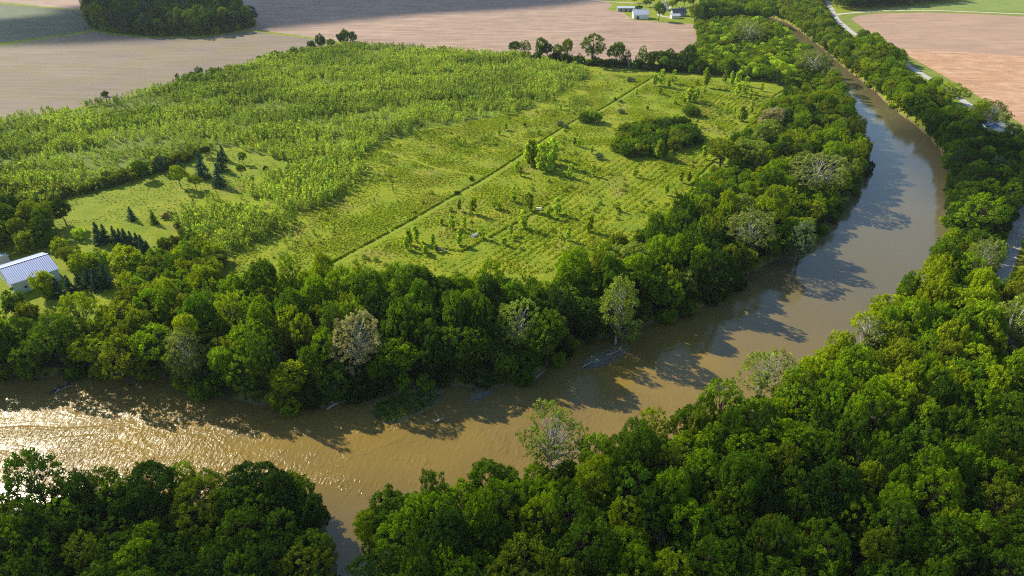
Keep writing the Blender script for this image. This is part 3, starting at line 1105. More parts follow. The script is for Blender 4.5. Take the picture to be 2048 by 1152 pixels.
def tm_north(x, y, t):
    px, py = PX(x, y, 12)
    if px < 650:
        return random.choices(['bright green', 'yellow green', 'olive', 'mid green'], [4, 3, 2, 2.5])[0]
    if px < 1300 and py > 560:
        return random.choices(['mid green', 'dark green', 'bright green', 'olive', 'grey green'], [5, 4, 2.5, .6, .3])[0]
    if py > 560:
        return random.choices(['dark green', 'mid green', 'blue green', 'bright green'], [4, 4, 2, 1])[0]
    return random.choices(['bright green', 'yellow green', 'mid green', 'olive', 'dark green', 'pale green'], [4, 3, 2.5, 2.2, 1.5, .8])[0]


def tm_far(x, y, t):
    return random.choices(['bright green', 'olive', 'mid green', 'pale green', 'yellow green', 'dark green'], [4, 2, 3, 1.4, 1.5, 2])[0]


# near bank forest
south_poly = [(-160, 1080), (0, 1040), (200, 1005), (480, 1000), (600, 998), (652, 1008), (668, 1070), (684, 1150), (690, 1330), (-500, 1330)]
fill(south_poly, 8, (9.5, 14.5), (3.2, 5.6), fs, "near bank below the ripples", tonemap=tm_south, clear_river=2.0)
south2 = [(745, 1330), (738, 1150), (722, 1085), (790, 1075), (900, 1045), (960, 1010), (1080, 990), (1195, 954), (1322, 902), (1440, 856), (1540, 816), (1636, 766), (1725, 700), (1780, 638), (1822, 592), (1862, 558), (1900, 500), (1985, 500), (1995, 570), (2020, 640), (2100, 740), (2300, 950), (2500, 1330)]
fill(south2, 8, (11.5, 21), (2.8, 6.6), fs, "near bank forest", tonemap=tm_south, clear_river=1.5)
right2 = [(2085, 330), (2078, 420), (2052, 500), (2030, 560), (2030, 590), (2060, 640), (2130, 780), (2350, 800), (2250, 600), (2250, 400), (2120, 350)]
fill(right2, 9, (14, 18), (4.5, 6), fs, "roadside", tonemap=tm_south)
# strip between river and road
strip = [(1893, 500), (1893, 390), (1888, 330), (1866, 288), (1826, 248), (1778, 210), (1732, 170), (1688, 134), (1646, 98), (1610, 70), (1578, 46), (1540, 30), (1500, 16), (1480, -5), (1640, -10), (1658, 20), (1668, 40), (1700, 64), (1755, 98), (1812, 134), (1885, 180), (1935, 214), (1975, 244), (2025, 290), (2062, 345), (2060, 395), (2034, 430), (2018, 480), (1995, 520)]


def tm_strip(x, y, t):
    px, py = PX(x, y, 10)
    if py > 230 and px > 1830:  # darker leaf tones here put the cloud's shade into the crowns
        return random.choices(['dark green', 'mid green', 'bright green', 'blue green'], [5, 3, .8, .8])[0]
    return random.choices(['bright green', 'yellow green', 'mid green', 'olive', 'pale green'], [4, 2.5, 3, 2, 1.2])[0]


hx, hy = W(1988, 255, 3)
fill(strip, 8, (9, 14), (3.6, 5.2), fs, "strip between river and road", tonemap=tm_strip, clear_river=.2, avoid=lambda x, y: math.hypot(x - hx, y - hy) < 11 or (math.hypot(x - hx, y - hy + 8) < 9))
# far bank belt
belt = [(-200, 745), (0, 752), (300, 748), (400, 786), (560, 812), (655, 815), (740, 790), (850, 770), (1050, 765), (1110, 722), (1220, 670), (1400, 616), (1510, 540), (1590, 500), (1660, 440), (1710, 385), (1738, 335), (1722, 240), (1700, 205), (1655, 140), (1600, 150), (1590, 185), (1565, 215), (1535, 255), (1505, 300), (1455, 350), (1420, 400), (1395, 450), (1350, 490), (1270, 530), (1215, 560), (1180, 595), (1090, 625), (1000, 628), (900, 612), (820, 606), (700, 606), (640, 606), (560, 625), (470, 640), (400, 660), (330, 665), (220, 670), (150, 690), (60, 690), (-60, 660), (-200, 640)]


def belt_h(x, y):
    return 1


belt_low = lambda x, y: False
fill(belt, 8, (11, 21.5), (3.4, 6.8), fs, "far bank belt", tonemap=tm_north, clear_river=.8)
# edge of the belt on the meadow side: lower trees
edge = [(330, 655), (400, 650), (470, 630), (560, 618), (640, 600), (700, 600), (820, 600), (900, 606), (1000, 620), (1090, 618), (1180, 590), (1215, 556), (1265, 526), (1345, 486), (1390, 448), (1416, 396), (1450, 345), (1500, 292), (1528, 250), (1560, 212), (1545, 214), (1490, 275), (1432, 330), (1395, 385), (1368, 430), (1325, 460), (1245, 500), (1195, 530), (1150, 570), (1080, 585), (1000, 585), (900, 568), (800, 565), (690, 568), (620, 570), (540, 585), (430, 600), (330, 620)]
fill(edge, 5, (5.5, 9), (2.6, 3.8), fs, "meadow edge of the far bank belt", shapes=['dome1', 'dome2', 'dome3', 'dome3'], tonemap=lambda x, y, t: random.choices(['bright green', 'yellow green', 'mid green'], [4, 4, 3])[0], sep=.75, group="low trees on the meadow edge")
# belt near barn
barn_poly = [(110, 470), (140, 450), (60, 452), (0, 440), (-120, 430), (-150, 500), (-30, 505), (40, 498), (90, 488)]
fill(barn_poly, 7, (9, 14), (3.6, 5.2), fs, "yard behind the barn", tonemap=lambda x, y, t: random.choices(['olive', 'dark green', 'mid green', 'yellow green'], [3, 3, 2, 2])[0])
mid_poly = [(130, 500), (190, 500), (240, 520), (310, 520), (340, 545), (400, 545), (430, 560), (420, 590), (330, 610), (240, 600), (225, 560), (150, 530)]
yardtrees = [(168, 545, 8.5, 4.8, 'yellow green', 'round1'), (205, 535, 7.5, 4.2, 'bright green', 'round3'), (150, 525, 7, 3.8, 'olive', 'round2'), (262, 545, 10, 6.2, 'yellow green', 'round3'), (290, 548, 8, 4.6, 'bright green', 'round1'),
             (92, 592, 10, 3.6, 'yellow green', 'oval1'), (36, 625, 9, 3.8, 'mid green', 'round2'), (60, 640, 7, 3.4, 'olive', 'round3'), (330, 590, 7, 3.6, 'yellow green', 'round1'), (370, 575, 6.5, 3.3, 'bright green', 'ragged1'), (405, 560, 6, 3.2, 'yellow green', 'round3'),
             (300, 610, 8, 4, 'yellow green', 'round2'), (125, 505, 6.5, 3.4, 'yellow green', 'feather1'), (60, 500, 9, 4.4, 'olive', 'round3'), (95, 492, 7.5, 3.8, 'mid green', 'feather1'), (12, 500, 11, 5, 'dark green', 'round2'), (-20, 480, 12, 5, 'dark green', 'round1'), (35, 470, 9, 4, 'dark green', 'round3'), (160, 478, 5, 2.6, 'lime green', 'round1')]
YL = ["yellow green tree with pale lower leaves between barn and spruces", "bushy yellow green tree just behind the lower spruce row", "bright green tree behind the lower spruces, second from the barn"]
for i, (px, py, H, r, tone, sh) in enumerate(yardtrees):
    x, y = W(px, py)
    if ok(x, y, r, .4):
        PTS.append((x, y, r))
        add_tree(x, y, H, r, random.choice(['dome1', 'dome2', 'dome3']) if H < 10.5 else sh, tone, region="barn yard", prio=2)

fill([(310, 522), (400, 512), (440, 526), (430, 600), (330, 622), (262, 612), (250, 585), (320, 560)], 5, (5, 9), (2.6, 4.4), fs, "yard between barn and plantation", shapes=['dome1', 'dome2', 'dome3'],
     tonemap=lambda x, y, t: random.choices(['yellow green', 'bright green', 'mid green', 'olive'], [4, 3, 2, 1.5])[0], avoid=lambda x, y: min(math.hypot(x - t['x'], y - t['y']) for t in TREES if t['name'] == 'broadleaf_tree') < 3.2)
# thicket and woods beyond the meadow
thicket = [(1392, 60), (1440, 56), (1480, 48), (1545, 62), (1575, 88), (1605, 112), (1640, 150), (1620, 165), (1590, 178), (1560, 170), (1500, 160), (1440, 152), (1400, 148), (1390, 120), (1400, 90)]
fill(thicket, 7, (7, 12), (3.4, 5.2), fs, "thicket beyond the meadow", tonemap=lambda x, y, t: random.choices(['bright green', 'lime green', 'mid green', 'yellow green', 'olive'], [5, 2.5, 2, 2, 1.5])[0], clear_river=2)
backwall = [(1300, 138), (1340, 140), (1400, 148), (1500, 160), (1600, 180), (1600, 168), (1500, 148), (1400, 134), (1340, 130), (1300, 132)]
fill(backwall, 7, (9, 14), (3.6, 5), fs, "dark wood edge at the end of the meadow", tonemap=lambda x, y, t: random.choices(['dark green', 'mid green', 'bright green'], [5, 3, 1])[0], clear_river=2)
topwood = [(1400, 42), (1415, 2), (1430, -20), (1530, -30), (1640, -25), (1640, 8), (1600, 15), (1560, 10), (1530, 20), (1545, 50), (1520, 50), (1480, 46)]
fill(topwood, 9, (13, 19), (4.6, 6.4), fs, "wood round the far farmstead", tonemap=tm_far, clear_river=3)
farwood2 = [(1665, 18), (1690, 20), (1800, 12), (1900, 2), (1900, -30), (1700, -50), (1640, -40)]
fill(farwood2, 9, (14, 20), (5, 7), fs, "wood beyond the pasture", tonemap=lambda x, y, t: random.choices(['dark green', 'mid green', 'blue green'], [5, 3, 1])[0])
# square dark wood
sq = [(186, 58), (230, 66), (310, 73), (400, 72), (480, 62), (512, 52), (470, 30), (420, 18), (300, 8), (175, 10), (176, 36)]
fill(sq, 9, (12, 25), (4, 7.5), fs, "square dark wood in the fields", tonemap=lambda x, y, t: random.choices(['dark green', 'blue green', 'mid green', 'olive'], [4, 3, 3, 1])[0], roadgap=False, n_try=30)

fl_belt = [(0, 700)] 
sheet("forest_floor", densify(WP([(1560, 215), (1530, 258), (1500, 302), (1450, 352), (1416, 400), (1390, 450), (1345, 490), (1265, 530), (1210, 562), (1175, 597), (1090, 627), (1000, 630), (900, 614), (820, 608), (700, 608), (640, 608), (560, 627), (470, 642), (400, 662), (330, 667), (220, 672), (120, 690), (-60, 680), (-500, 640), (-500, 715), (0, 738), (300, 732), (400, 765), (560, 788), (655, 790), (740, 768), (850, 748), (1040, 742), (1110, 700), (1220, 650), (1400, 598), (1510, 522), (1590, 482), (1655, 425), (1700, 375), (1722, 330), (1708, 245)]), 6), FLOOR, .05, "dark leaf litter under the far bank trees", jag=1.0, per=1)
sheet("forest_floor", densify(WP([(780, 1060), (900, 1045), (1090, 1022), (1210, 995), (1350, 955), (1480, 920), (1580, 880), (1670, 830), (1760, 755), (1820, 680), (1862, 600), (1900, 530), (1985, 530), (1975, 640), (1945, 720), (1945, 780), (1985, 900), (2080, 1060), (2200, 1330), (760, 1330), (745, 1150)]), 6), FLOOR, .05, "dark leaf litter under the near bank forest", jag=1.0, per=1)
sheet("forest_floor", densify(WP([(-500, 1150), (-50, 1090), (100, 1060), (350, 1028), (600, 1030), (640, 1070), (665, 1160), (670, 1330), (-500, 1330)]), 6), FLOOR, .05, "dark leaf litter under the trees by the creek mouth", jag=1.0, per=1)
# hedgerow at the end of the meadow: base px, height px, radius px
hedge_trees = [(1030, 108, 22, 14, 'dark green'), (1048, 110, 26, 15, 'mid green'), (1082, 117, 34, 14, 'mid green'), (1095, 119, 28, 12, 'dark green'), (1115, 120, 26, 12, 'olive'), (1134, 121, 38, 12, 'olive'),
               (1184, 130, 52, 26, 'mid green'), (1232, 132, 42, 19, 'mid green'), (1250, 133, 30, 12, 'dark green'), (1282, 138, 42, 11, 'mid green'), (1296, 139, 30, 9, 'olive'), (1326, 142, 26, 12, 'bright green'),
               (1345, 144, 22, 12, 'dark green'), (1376, 136, 42, 14, 'mid green')]
for px, py, hp, rp, tone in hedge_trees:
    x, y = W(px, py)
    s = ZD(x, y) / F
    add_tree(x, y, hp * s / CP * 1.0, rp * s, random.choice(['round1', 'round2', 'oval1', 'feather1']) if hp < 50 else 'ragged1', tone, "hedgerow_tree", region="hedgerow at the end of the meadow", prio=2, group="hedgerow trees at the end of the meadow")
for i in range(46):
    f = i / 45
    px = 1040 + 340 * f + random.uniform(-4, 4)
    py = np.interp(px, [1020, 1180, 1300, 1400], [110, 129, 139, 147]) + random.uniform(-2, 2)
    if px < 1110 and random.random() < .5:
        continue
    x, y = W(px, py)
    add_tree(x, y, random.uniform(3.5, 7), random.uniform(2.4, 4.4), random.choice(['dome1', 'dome2', 'dome3']), random.choice(['dark green', 'dark green', 'mid green']), "hedgerow_shrub", region="hedgerow", cat="shrub", prio=2, group="shrubs filling the hedgerow at the end of the meadow")
# farmstead trees
for px, py, hp, rp, tone, sh in [(1317, 42, 34, 12, 'mid green', 'oval1'), (1388, 48, 34, 15, 'olive', 'round2'), (1402, 44, 34, 14, 'dark green', 'round1'), (1292, 14, 13, 9, 'olive', 'round1'), (1277, 22, 10, 9, 'dark green', 'broad1'), (1268, 6, 14, 9, 'dark green', 'round2'),
                                 (1282, 4, 14, 9, 'mid green', 'round1'), (1303, 8, 16, 9, 'mid green', 'round3'), (1343, 22, 20, 9, 'yellow green', 'round1'), (1352, 14, 20, 10, 'dark green', 'round2'), (1368, 14, 22, 10, 'mid green', 'round1'), (1385, 16, 24, 11, 'mid green', 'round3'), (1400, 60, 30, 12, 'dark green', 'oval1'), (1318, 6, 14, 8, 'bright green', 'round1')]:
    x, y = W(px, py)
    s = ZD(x, y) / F
    add_tree(x, y, hp * s / CP * .95, rp * s, sh, tone, "farmyard_tree", region="farmyard", prio=2, group="trees round the far farmstead")

# grove in the meadow and two clumps beside it
grove = [(1236, 290), (1250, 268), (1285, 262), (1310, 250), (1360, 252), (1388, 268), (1392, 292), (1350, 300), (1330, 310), (1290, 315), (1250, 318), (1235, 305)]
fill(grove, 4.6, (5.5, 8), (3.4, 4.8), fs, "meadow grove", shapes=['dome1', 'dome2', 'dome3'], sep=.6, name="grove_tree", cat="tree", group="trees of the meadow grove",
     tonemap=lambda x, y, t: random.choices(['mid green', 'dark green', 'bright green', 'olive'], [4, 3, 2, 2.5])[0])
for px, py, H, r, tone in [(1170, 245, 6.5, 4.0, 'mid green'), (1188, 244, 7, 4.4, 'bright green'), (1385, 232, 6, 4.6, 'mid green'), (1376, 226, 5, 3.6, 'olive')]:
    x, y = W(px, py)
    add_tree(x, y, H, r, 'dome2', tone, "grove_tree", region="meadow", prio=2, group="trees of the meadow grove")

# hedge of bushes between stubble field and saplings
hb = [(355, 162, 5.5, 1.6, 'blue green'), (372, 161, 4.5, 3, 'mid green'), (385, 158, 5, 3, 'dark green'), (402, 152, 7, 3.2, 'grey green'), (425, 150, 5.5, 3.4, 'olive'), (436, 147, 4.5, 3, 'mid green'),
      (211, 193, 3.5, 2.6, 'dark green'), (520, 122, 4, 3, 'mid green'), (552, 118, 7, 4, 'mid green'), (588, 109, 6, 4, 'mid green'), (606, 103, 4, 3.5, 'olive'), (624, 99, 7, 4, 'dark green'), (643, 95, 11, 4.5, 'dark green'), (662, 91, 6, 4, 'mid green'), (680, 86, 9, 5, 'dark green'), (690, 85, 11, 5, 'mid green'), (706, 83, 9, 4.4, 'dark green')]
for px, py, H, r, tone in hb:
    x, y = W(px, py)
    add_tree(x, y, H, r, random.choice(['bush1', 'bush2', 'bush3']), tone, "hedge_bush", region="field edge hedge", cat="bush", prio=2, group="bushes along the edge of the stubble field")

# conifers and park trees (zoomed notes -> photo pixels)
Z1 = lambda a, b: (a / 2.925, b / 2.925)
park_t = [(835, 1050, 100, 48, 'mid green', 'round2'), (955, 1010, 95, 34, 'blue green', 'oval2'), (1060, 1100, 125, 50, 'yellow green', 'round3'), (1150, 1112, 85, 42, 'yellow green', 'round1'), (1210, 920, 62, 30, 'dark green', 'round1'),
          (1425, 962, 66, 26, 'mid green', 'round3'), (1415, 1030, 64, 30, 'mid green', 'round1'), (1560, 1022, 50, 18, 'dark green', 'oval1'), (1085, 960, 60, 16, 'olive', 'ragged1')]
PKL = ["rounded green tree standing apart at the barn end of the mown clearing", "blue green upright broadleaf tree beside the rounded clearing tree", "vase-shaped yellow green tree in the middle of the mown clearing", "low bright yellow tree at the front of the mown clearing",
       "dark round tree at the back corner of the mown clearing", "slender green tree at the far point of the mown clearing", "round green tree in front of the slender clearing tree", "small dark oval tree at the tip of the mown clearing", "thin olive tree at the back edge of the clearing"]
for (a, b, hp, rp, tone, sh), lb in zip(park_t, PKL):
    px, py = Z1(a, b)
    x, y = W(px, py)
    s = ZD(x, y) / F / 2.925
    add_tree(x, y, hp * s / CP, rp * s, sh, tone, "park_tree", lb, prio=3, group="trees of the mown clearing")
spr = [(1060, 1010, 70), (1190, 1040, 130), (1310, 940, 80), (1300, 1000, 100), (1290, 1088, 120)]
SPL = ["short blue green spruce leaning into the clearing's middle", "broadest spruce of the mown clearing, dark beside the blue green tree", "topmost spruce of the clearing's line of three", "middle spruce of the clearing's line of three", "foremost spruce of the clearing's line of three"]
for (a, b, hp), lb in zip(spr, SPL):
    px, py = Z1(a, b)
    x, y = W(px, py)
    s = ZD(x, y) / F / 2.925
    add_tree(x, y, hp * s / CP, hp * s * .44, 'spruce1', 'blue green', "spruce_tree", lb, cat="spruce", prio=3, group="spruces of the mown clearing")
row1 = [(590, 315, 120), (625, 300, 96), (680, 302, 86), (712, 300, 72), (745, 322, 92), (780, 332, 88), (815, 340, 86), (845, 365, 98), (872, 368, 70)]
row2 = [(355, 622, 110), (415, 592, 92), (475, 582, 98), (530, 560, 108), (585, 582, 125), (635, 562, 125)]
ordn = ["first", "second", "third", "fourth", "fifth", "sixth", "seventh", "eighth", "ninth"]
for row, nm in ((row1, "upper"), (row2, "lower")):
    for i, (a, b, hp) in enumerate(row):
        px, py = a / 2.925, b / 2.925 + 380
        x, y = W(px, py)
        s = ZD(x, y) / F / 2.925
        add_tree(x, y, hp * s / CP, hp * s * (.36 if nm == 'upper' else .42), 'spruce2' if nm == 'upper' else 'spruce1', 'blue green', "spruce_tree",
                 f"{ordn[i]} spruce from the barn end in the {nm} spruce row" + (" behind the yard trees" if nm == 'upper' else " beside the barn"), cat="spruce", prio=3, group=f"{nm} row of spruces")
x, y = W(265, 440)
add_tree(x, y, 6, 2.4, 'spruce1', 'blue green', "spruce_tree", "lone bluish spruce on the grass below the mown clearing", cat="spruce", prio=3)
x, y = W(309, 447)
add_tree(x, y, 6, 2.2, 'spruce1', 'mid green', "spruce_tree", "lone mid green conifer beside the lone bluish spruce", cat="spruce", prio=3)
x, y = W(337, 436)
add_tree(x, y, 2.5, 2.6, 'bush1', 'tan', "red_bush", "low reddish brown bush beside the two lone conifers", cat="bush", prio=3)
TREES[-1]['col'] = (.13, .085, .04)
for px, py in ((352, 430), (240, 470)):
    pass

# young poplars of the meadow: base px, height px
pop = []
for a, b, h in [(1030, 110, 120), (1180, 190, 150), (1350, 250, 100), (1430, 220, 130), (1120, 350, 150), (1010, 410, 90), (945, 500, 70), (1725, 380, 120), (1530, 460, 110), (540, 190, 90), (665, 215, 130), (860, 170, 100), (905, 170, 70),
                (475, 350, 110), (590, 350, 100), (90, 500, 130), (150, 470, 140), (300, 520, 120), (540, 500, 120), (740, 440, 110), (1980, 190, 70), (235, 590, 80), (380, 310, 50), (460, 190, 40), (1040, 460, 50), (60, 540, 110), (330, 560, 60), (215, 560, 90)]:
    pop.append((a / 4.55 + 800, b / 4.55 + 380, h / 4.55))
for a, b, h in [(1100, 960, 110), (1120, 968, 125), (1150, 960, 95), (1180, 1000, 130), (1205, 950, 105), (1235, 960, 130), (1228, 1010, 90), (1260, 930, 90), (1345, 1040, 70), (1480, 1030, 60), (1725, 1035, 60), (1865, 930, 90), (1930, 935, 50), (1430, 1010, 30), (1055, 1030, 50),
                (1400, 860, 60), (1470, 900, 40), (1370, 850, 40), (930, 790, 40), (1995, 1070, 60), (2040, 1070, 60), (1905, 1140, 60), (1290, 640, 30), (1160, 790, 30), (1035, 1000, 50), (970, 760, 40)]:
    pop.append((a / 2.925 + 680, b / 2.925, h / 2.925))
for a, b, h in [(865, 470, 130), (855, 520, 50), (500, 460, 110), (450, 460, 80), (560, 480, 70), (600, 440, 90), (1120, 540, 90), (1185, 520, 110), (1225, 570, 70), (1250, 620, 60), (1240, 680, 50), (1160, 750, 110), (1140, 745, 80), (1185, 748, 80), (1095, 700, 60), (1035, 670, 40), (1325, 500, 50),
                (1075, 460, 100), (1125, 450, 100), (490, 530, 50), (295, 540, 50), (610, 610, 50), (745, 590, 110), (720, 590, 90), (790, 580, 90), (765, 600, 80), (575, 1070, 70), (480, 1060, 140), (300, 1030, 80), (850, 1060, 100), (990, 1110, 110), (1020, 430, 80), (690, 600, 40), (385, 655, 30), (795, 450, 35)]:
    pop.append((a / 4.096 + 1200, b / 4.096 + 60, h / 4.096))
for px, py, hp in pop:
    x, y = W(px, py)
    s = ZD(x, y) / F
    H = max(2.2, hp * s / CP)
    add_tree(x, y, H, max(1.0, H * random.uniform(.17, .24)), random.choice(['pop1', 'pop2', 'pop3']), random.choice(['lime green', 'yellow green', 'lime green']), "young_poplar", region="meadow", cat="young tree", prio=1, group="young poplars dotted over the meadow")
# grey bushes
for a, b, r, H, tone, lb in [(1120, 252, 2.6, 3.2, 'grey green', "grey green bush beside the kink of the diagonal path"), (1131, 256, 2.2, 2.4, 'grey green', "low grey bush touching the diagonal path at its kink"), (1262, 163, 3.4, 3, 'grey green', "wide grey bush before the hedgerow near the diagonal path's end"),
                             (1242, 226, 2.6, 2.6, 'grey green', "grey bush behind the meadow grove by the diagonal path"), (1198, 318, 2.4, 3.4, 'grey green', "bluish grey round bush in the open meadow in front of the grove"), (1242, 205, 1.6, 2, 'grey green', "small grey bush on the diagonal path's edge"),
                             (442, 530, 3, 3, 'pale green', "pale grey bush at the meadow corner near the far bank belt"), (1230, 201, 1.2, 2.2, 'dark green', "dark little bush straddling the diagonal path's edge"), (942, 360, 1.2, 1.5, 'dark green', "dark dot of a bush on the middle of the diagonal path"),
                             (914, 388, 1.3, 1.6, 'dark green', "dark bush beside the lower stretch of the diagonal path"), (1050, 252, 1.1, 1.8, 'dark green', "tiny dark bush amid the saplings by the path kink"), (1258, 262, 1.2, 1.4, 'dark green', "small dark bush between the paired clump and the grove")]:
    x, y = W(a, b)
    add_tree(x, y, H, r, 'bush3', tone, "meadow_bush", lb, cat="bush", prio=3)

# shrubs that lean out over the far waterline
for (bx, by) in ((1225, 662), (1245, 655), (1262, 660), (1210, 668), (1238, 668)):
    x, y = W(bx, by, WZ)
    add_tree(x, y, random.uniform(4, 7), random.uniform(2.4, 3.6), random.choice(['dome1', 'dome3']), random.choice(['mid green', 'dark green', 'bright green']), "riverside_shrub", region="far waterline", cat="shrub", z=max(gz(x, y), WZ) - .3, prio=1, group="shrubs hanging over the far waterline")
bankl = smooth(WP(north[1:30], WZ), 3)
for i in range(0, len(bankl) - 1):
    if random.random() < .62:
        x, y = bankl[i] + np.array([random.uniform(-1, 1), random.uniform(-.5, 1.5)])
        if math.hypot(*(np.array((x, y)) - WP([(930, 785)])[0])) < 6:
            continue
        px, _ = PX(x, y)
        add_tree(x, y, random.uniform(4, 7.5), random.uniform(2.4, 4.2), random.choice(['bush1', 'bush2', 'bush3']), random.choice(['mid green', 'dark green', 'bright green'] if px > 600 else ['bright green', 'mid green', 'yellow green']), "riverside_shrub", region="far waterline", cat="shrub", z=gz(x, y) - .3, prio=1, group="shrubs hanging over the far waterline")
banks = smooth(WP(south[5:20], WZ), 2)
for i in range(0, len(banks) - 1):
    if random.random() < .7:
        x, y = banks[i] + np.array([random.uniform(0, 2.5), random.uniform(-1, 1)])
        add_tree(x, y, random.uniform(3, 5.5), random.uniform(2.2, 3.8), random.choice(['bush1', 'bush2', 'bush3']), random.choice(['mid green', 'olive', 'bright green']), "riverside_shrub", region="road side waterline", cat="shrub", z=gz(x, y) - .3, prio=1, group="shrubs along the road side waterline")

# ------------------------------------------------------------------ decide which trees stand alone, which are woodland
def frame_ok(t):
    px, py = PX(t['x'], t['y'], t['z'] + t['H'] * .6)
    m = t['R'] * F / ZD(t['x'], t['y'], t['H'] * .6)
    return -m < px < 2048 + m and -m * 1.1 < py < 1152 + m * 1.3, m, px, py


bl, others, rest = [], [], []
for t in TREES:
    if t['shape'] is None:
        continue
    vis, m, px, py = frame_ok(t)
    t['m'], t['px'], t['py'], t['vis'] = m, px, py, vis
    if t['name'] == 'broadleaf_tree':
        if t['region'] == "square dark wood in the fields" or not vis:
            rest.append(t)
        else:
            bl.append(t)
    elif vis:
        others.append(t)
bl.sort(key=lambda t: -(t['m'] + (1000 if t['prio'] >= 2 else 0)))
LIMIT = 300
rest += bl[LIMIT:]
bl = bl[:LIMIT]
# off-frame trees: keep those that cast shade or show from a step aside
rest = [t for t in rest if t['vis'] or (-160 < t['px'] < 2210 and -60 < t['py'] < 1330)]
print("broadleaf", len(bl), "others", len(others), "woodland", len(rest))

UNDER = []
for pl_, st_ in ((belt, 4.3), (south2, 4.6), (south_poly, 4.6), (strip, 4.2), (sq, 5.0), (topwood, 6)):
    P_ = WP(pl_)
    lo_, hi_ = P_.min(0), P_.max(0)
    X_, Y_ = np.meshgrid(np.arange(lo_[0], hi_[0], st_), np.arange(lo_[1], hi_[1], st_))
    X_ = X_.ravel() + (RNG.random(X_.size) - .5) * st_
    Y_ = Y_.ravel() + (RNG.random(Y_.size) - .5) * st_
    k_ = inside(P_, X_, Y_)
    X_, Y_ = X_[k_], Y_[k_]
    k_ = (river_sd(X_, Y_) > 2.5) & (dist_line(CLEAR[0][0], X_, Y_) > 5.5) & (np.hypot(X_ - hx, Y_ - hy) > 9)
    for x_, y_ in zip(X_[k_], Y_[k_]):
        px_, py_ = PX(x_, y_)
        if px_ > 1600 and hides_road(x_, y_, 7, 3.6):
            continue
        if -150 < px_ < 2200 and py_ < 1330 and not (630 < px_ < 765 and py_ > 1000) and not (700 < px_ < 900 and 1010 < py_ < 1120):
            UNDER.append(dict(x=x_, y=y_, z=0.0, H=random.uniform(3.5, 8), R=random.uniform(2.2, 3.8), shape=random.choice(['dome1', 'dome2', 'dome3']), col=jitter(random.choice([DARK, MID, MID, BRIGHT])), rz=random.uniform(0, 6.28)))

# the same wood goes on past the lower edge of the picture
for x_ in np.arange(-230, 300, 6.6):
    for y_ in np.arange(-60, 90, 6.6):
        a_, b_ = x_ + random.uniform(-3, 3), y_ + random.uniform(-3, 3)
        p_ = PX(a_, b_, 9) if ZD(a_, b_, 9) > 5 else (0, 9999)
        if (p_[1] > 1330 or not (-160 < p_[0] < 2210)) and float(river_sd(np.array([a_]), np.array([b_]))[0]) > 3 and float(dist_line(CLEAR[0][0], np.array([a_]), np.array([b_]))[0]) > 6:
            UNDER.append(dict(x=a_, y=b_, z=0.0, H=random.uniform(11, 19), R=random.uniform(3.6, 6), shape=random.choice(['round1', 'round2', 'feather1', 'oval1', 'ragged1']), col=jitter(random.choice([DARK, MID, MID, BRIGHT, OLIVE])), rz=random.uniform(0, 6.28)))

# ------------------------------------------------------------------ labels
LM = [("white-limbed sycamore", 1105, 852), ("leaning pale sycamore at the wide bend", 1536, 728), ("tan-leaved sycamore", 715, 672), ("blue roofed barn", 60, 548), ("tall narrow pale sycamore", 1240, 592),
      ("creek mouth", 665, 985), ("driftwood bar", 1210, 710), ("far farmstead", 1320, 30), ("meadow grove", 1310, 280), ("road gap", 2022, 480), ("blue roofed house", 1990, 245), ("round yellow green crown", 1186, 963),
      ("brownish sycamore", 1640, 338), ("open-crowned river tree", 60, 938), ("olive round tree", 400, 985), ("road junction", 1680, 40), ("bleached snag", 1560, 1050), ("grey leafless tree", 1822, 815), ("olive gold tree", 228, 685),
      ("pale sycamore by the road", 2032, 640), ("white leafless tree", 1672, 160), ("grassy island", 810, 810), ("lower spruce row", 170, 575), ("upper spruce row", 250, 480), ("grey tan sycamore", 1502, 452), ("tallest hedgerow tree", 1184, 105), ("white picnic table", 1078, 420), ("diagonal path's kink", 1128, 256)]
NUMW = ["touching", "one crown", "two crowns", "three crowns", "four crowns", "five crowns", "six crowns", "seven crowns", "eight crowns", "nine crowns", "ten crowns"]
USED = set()


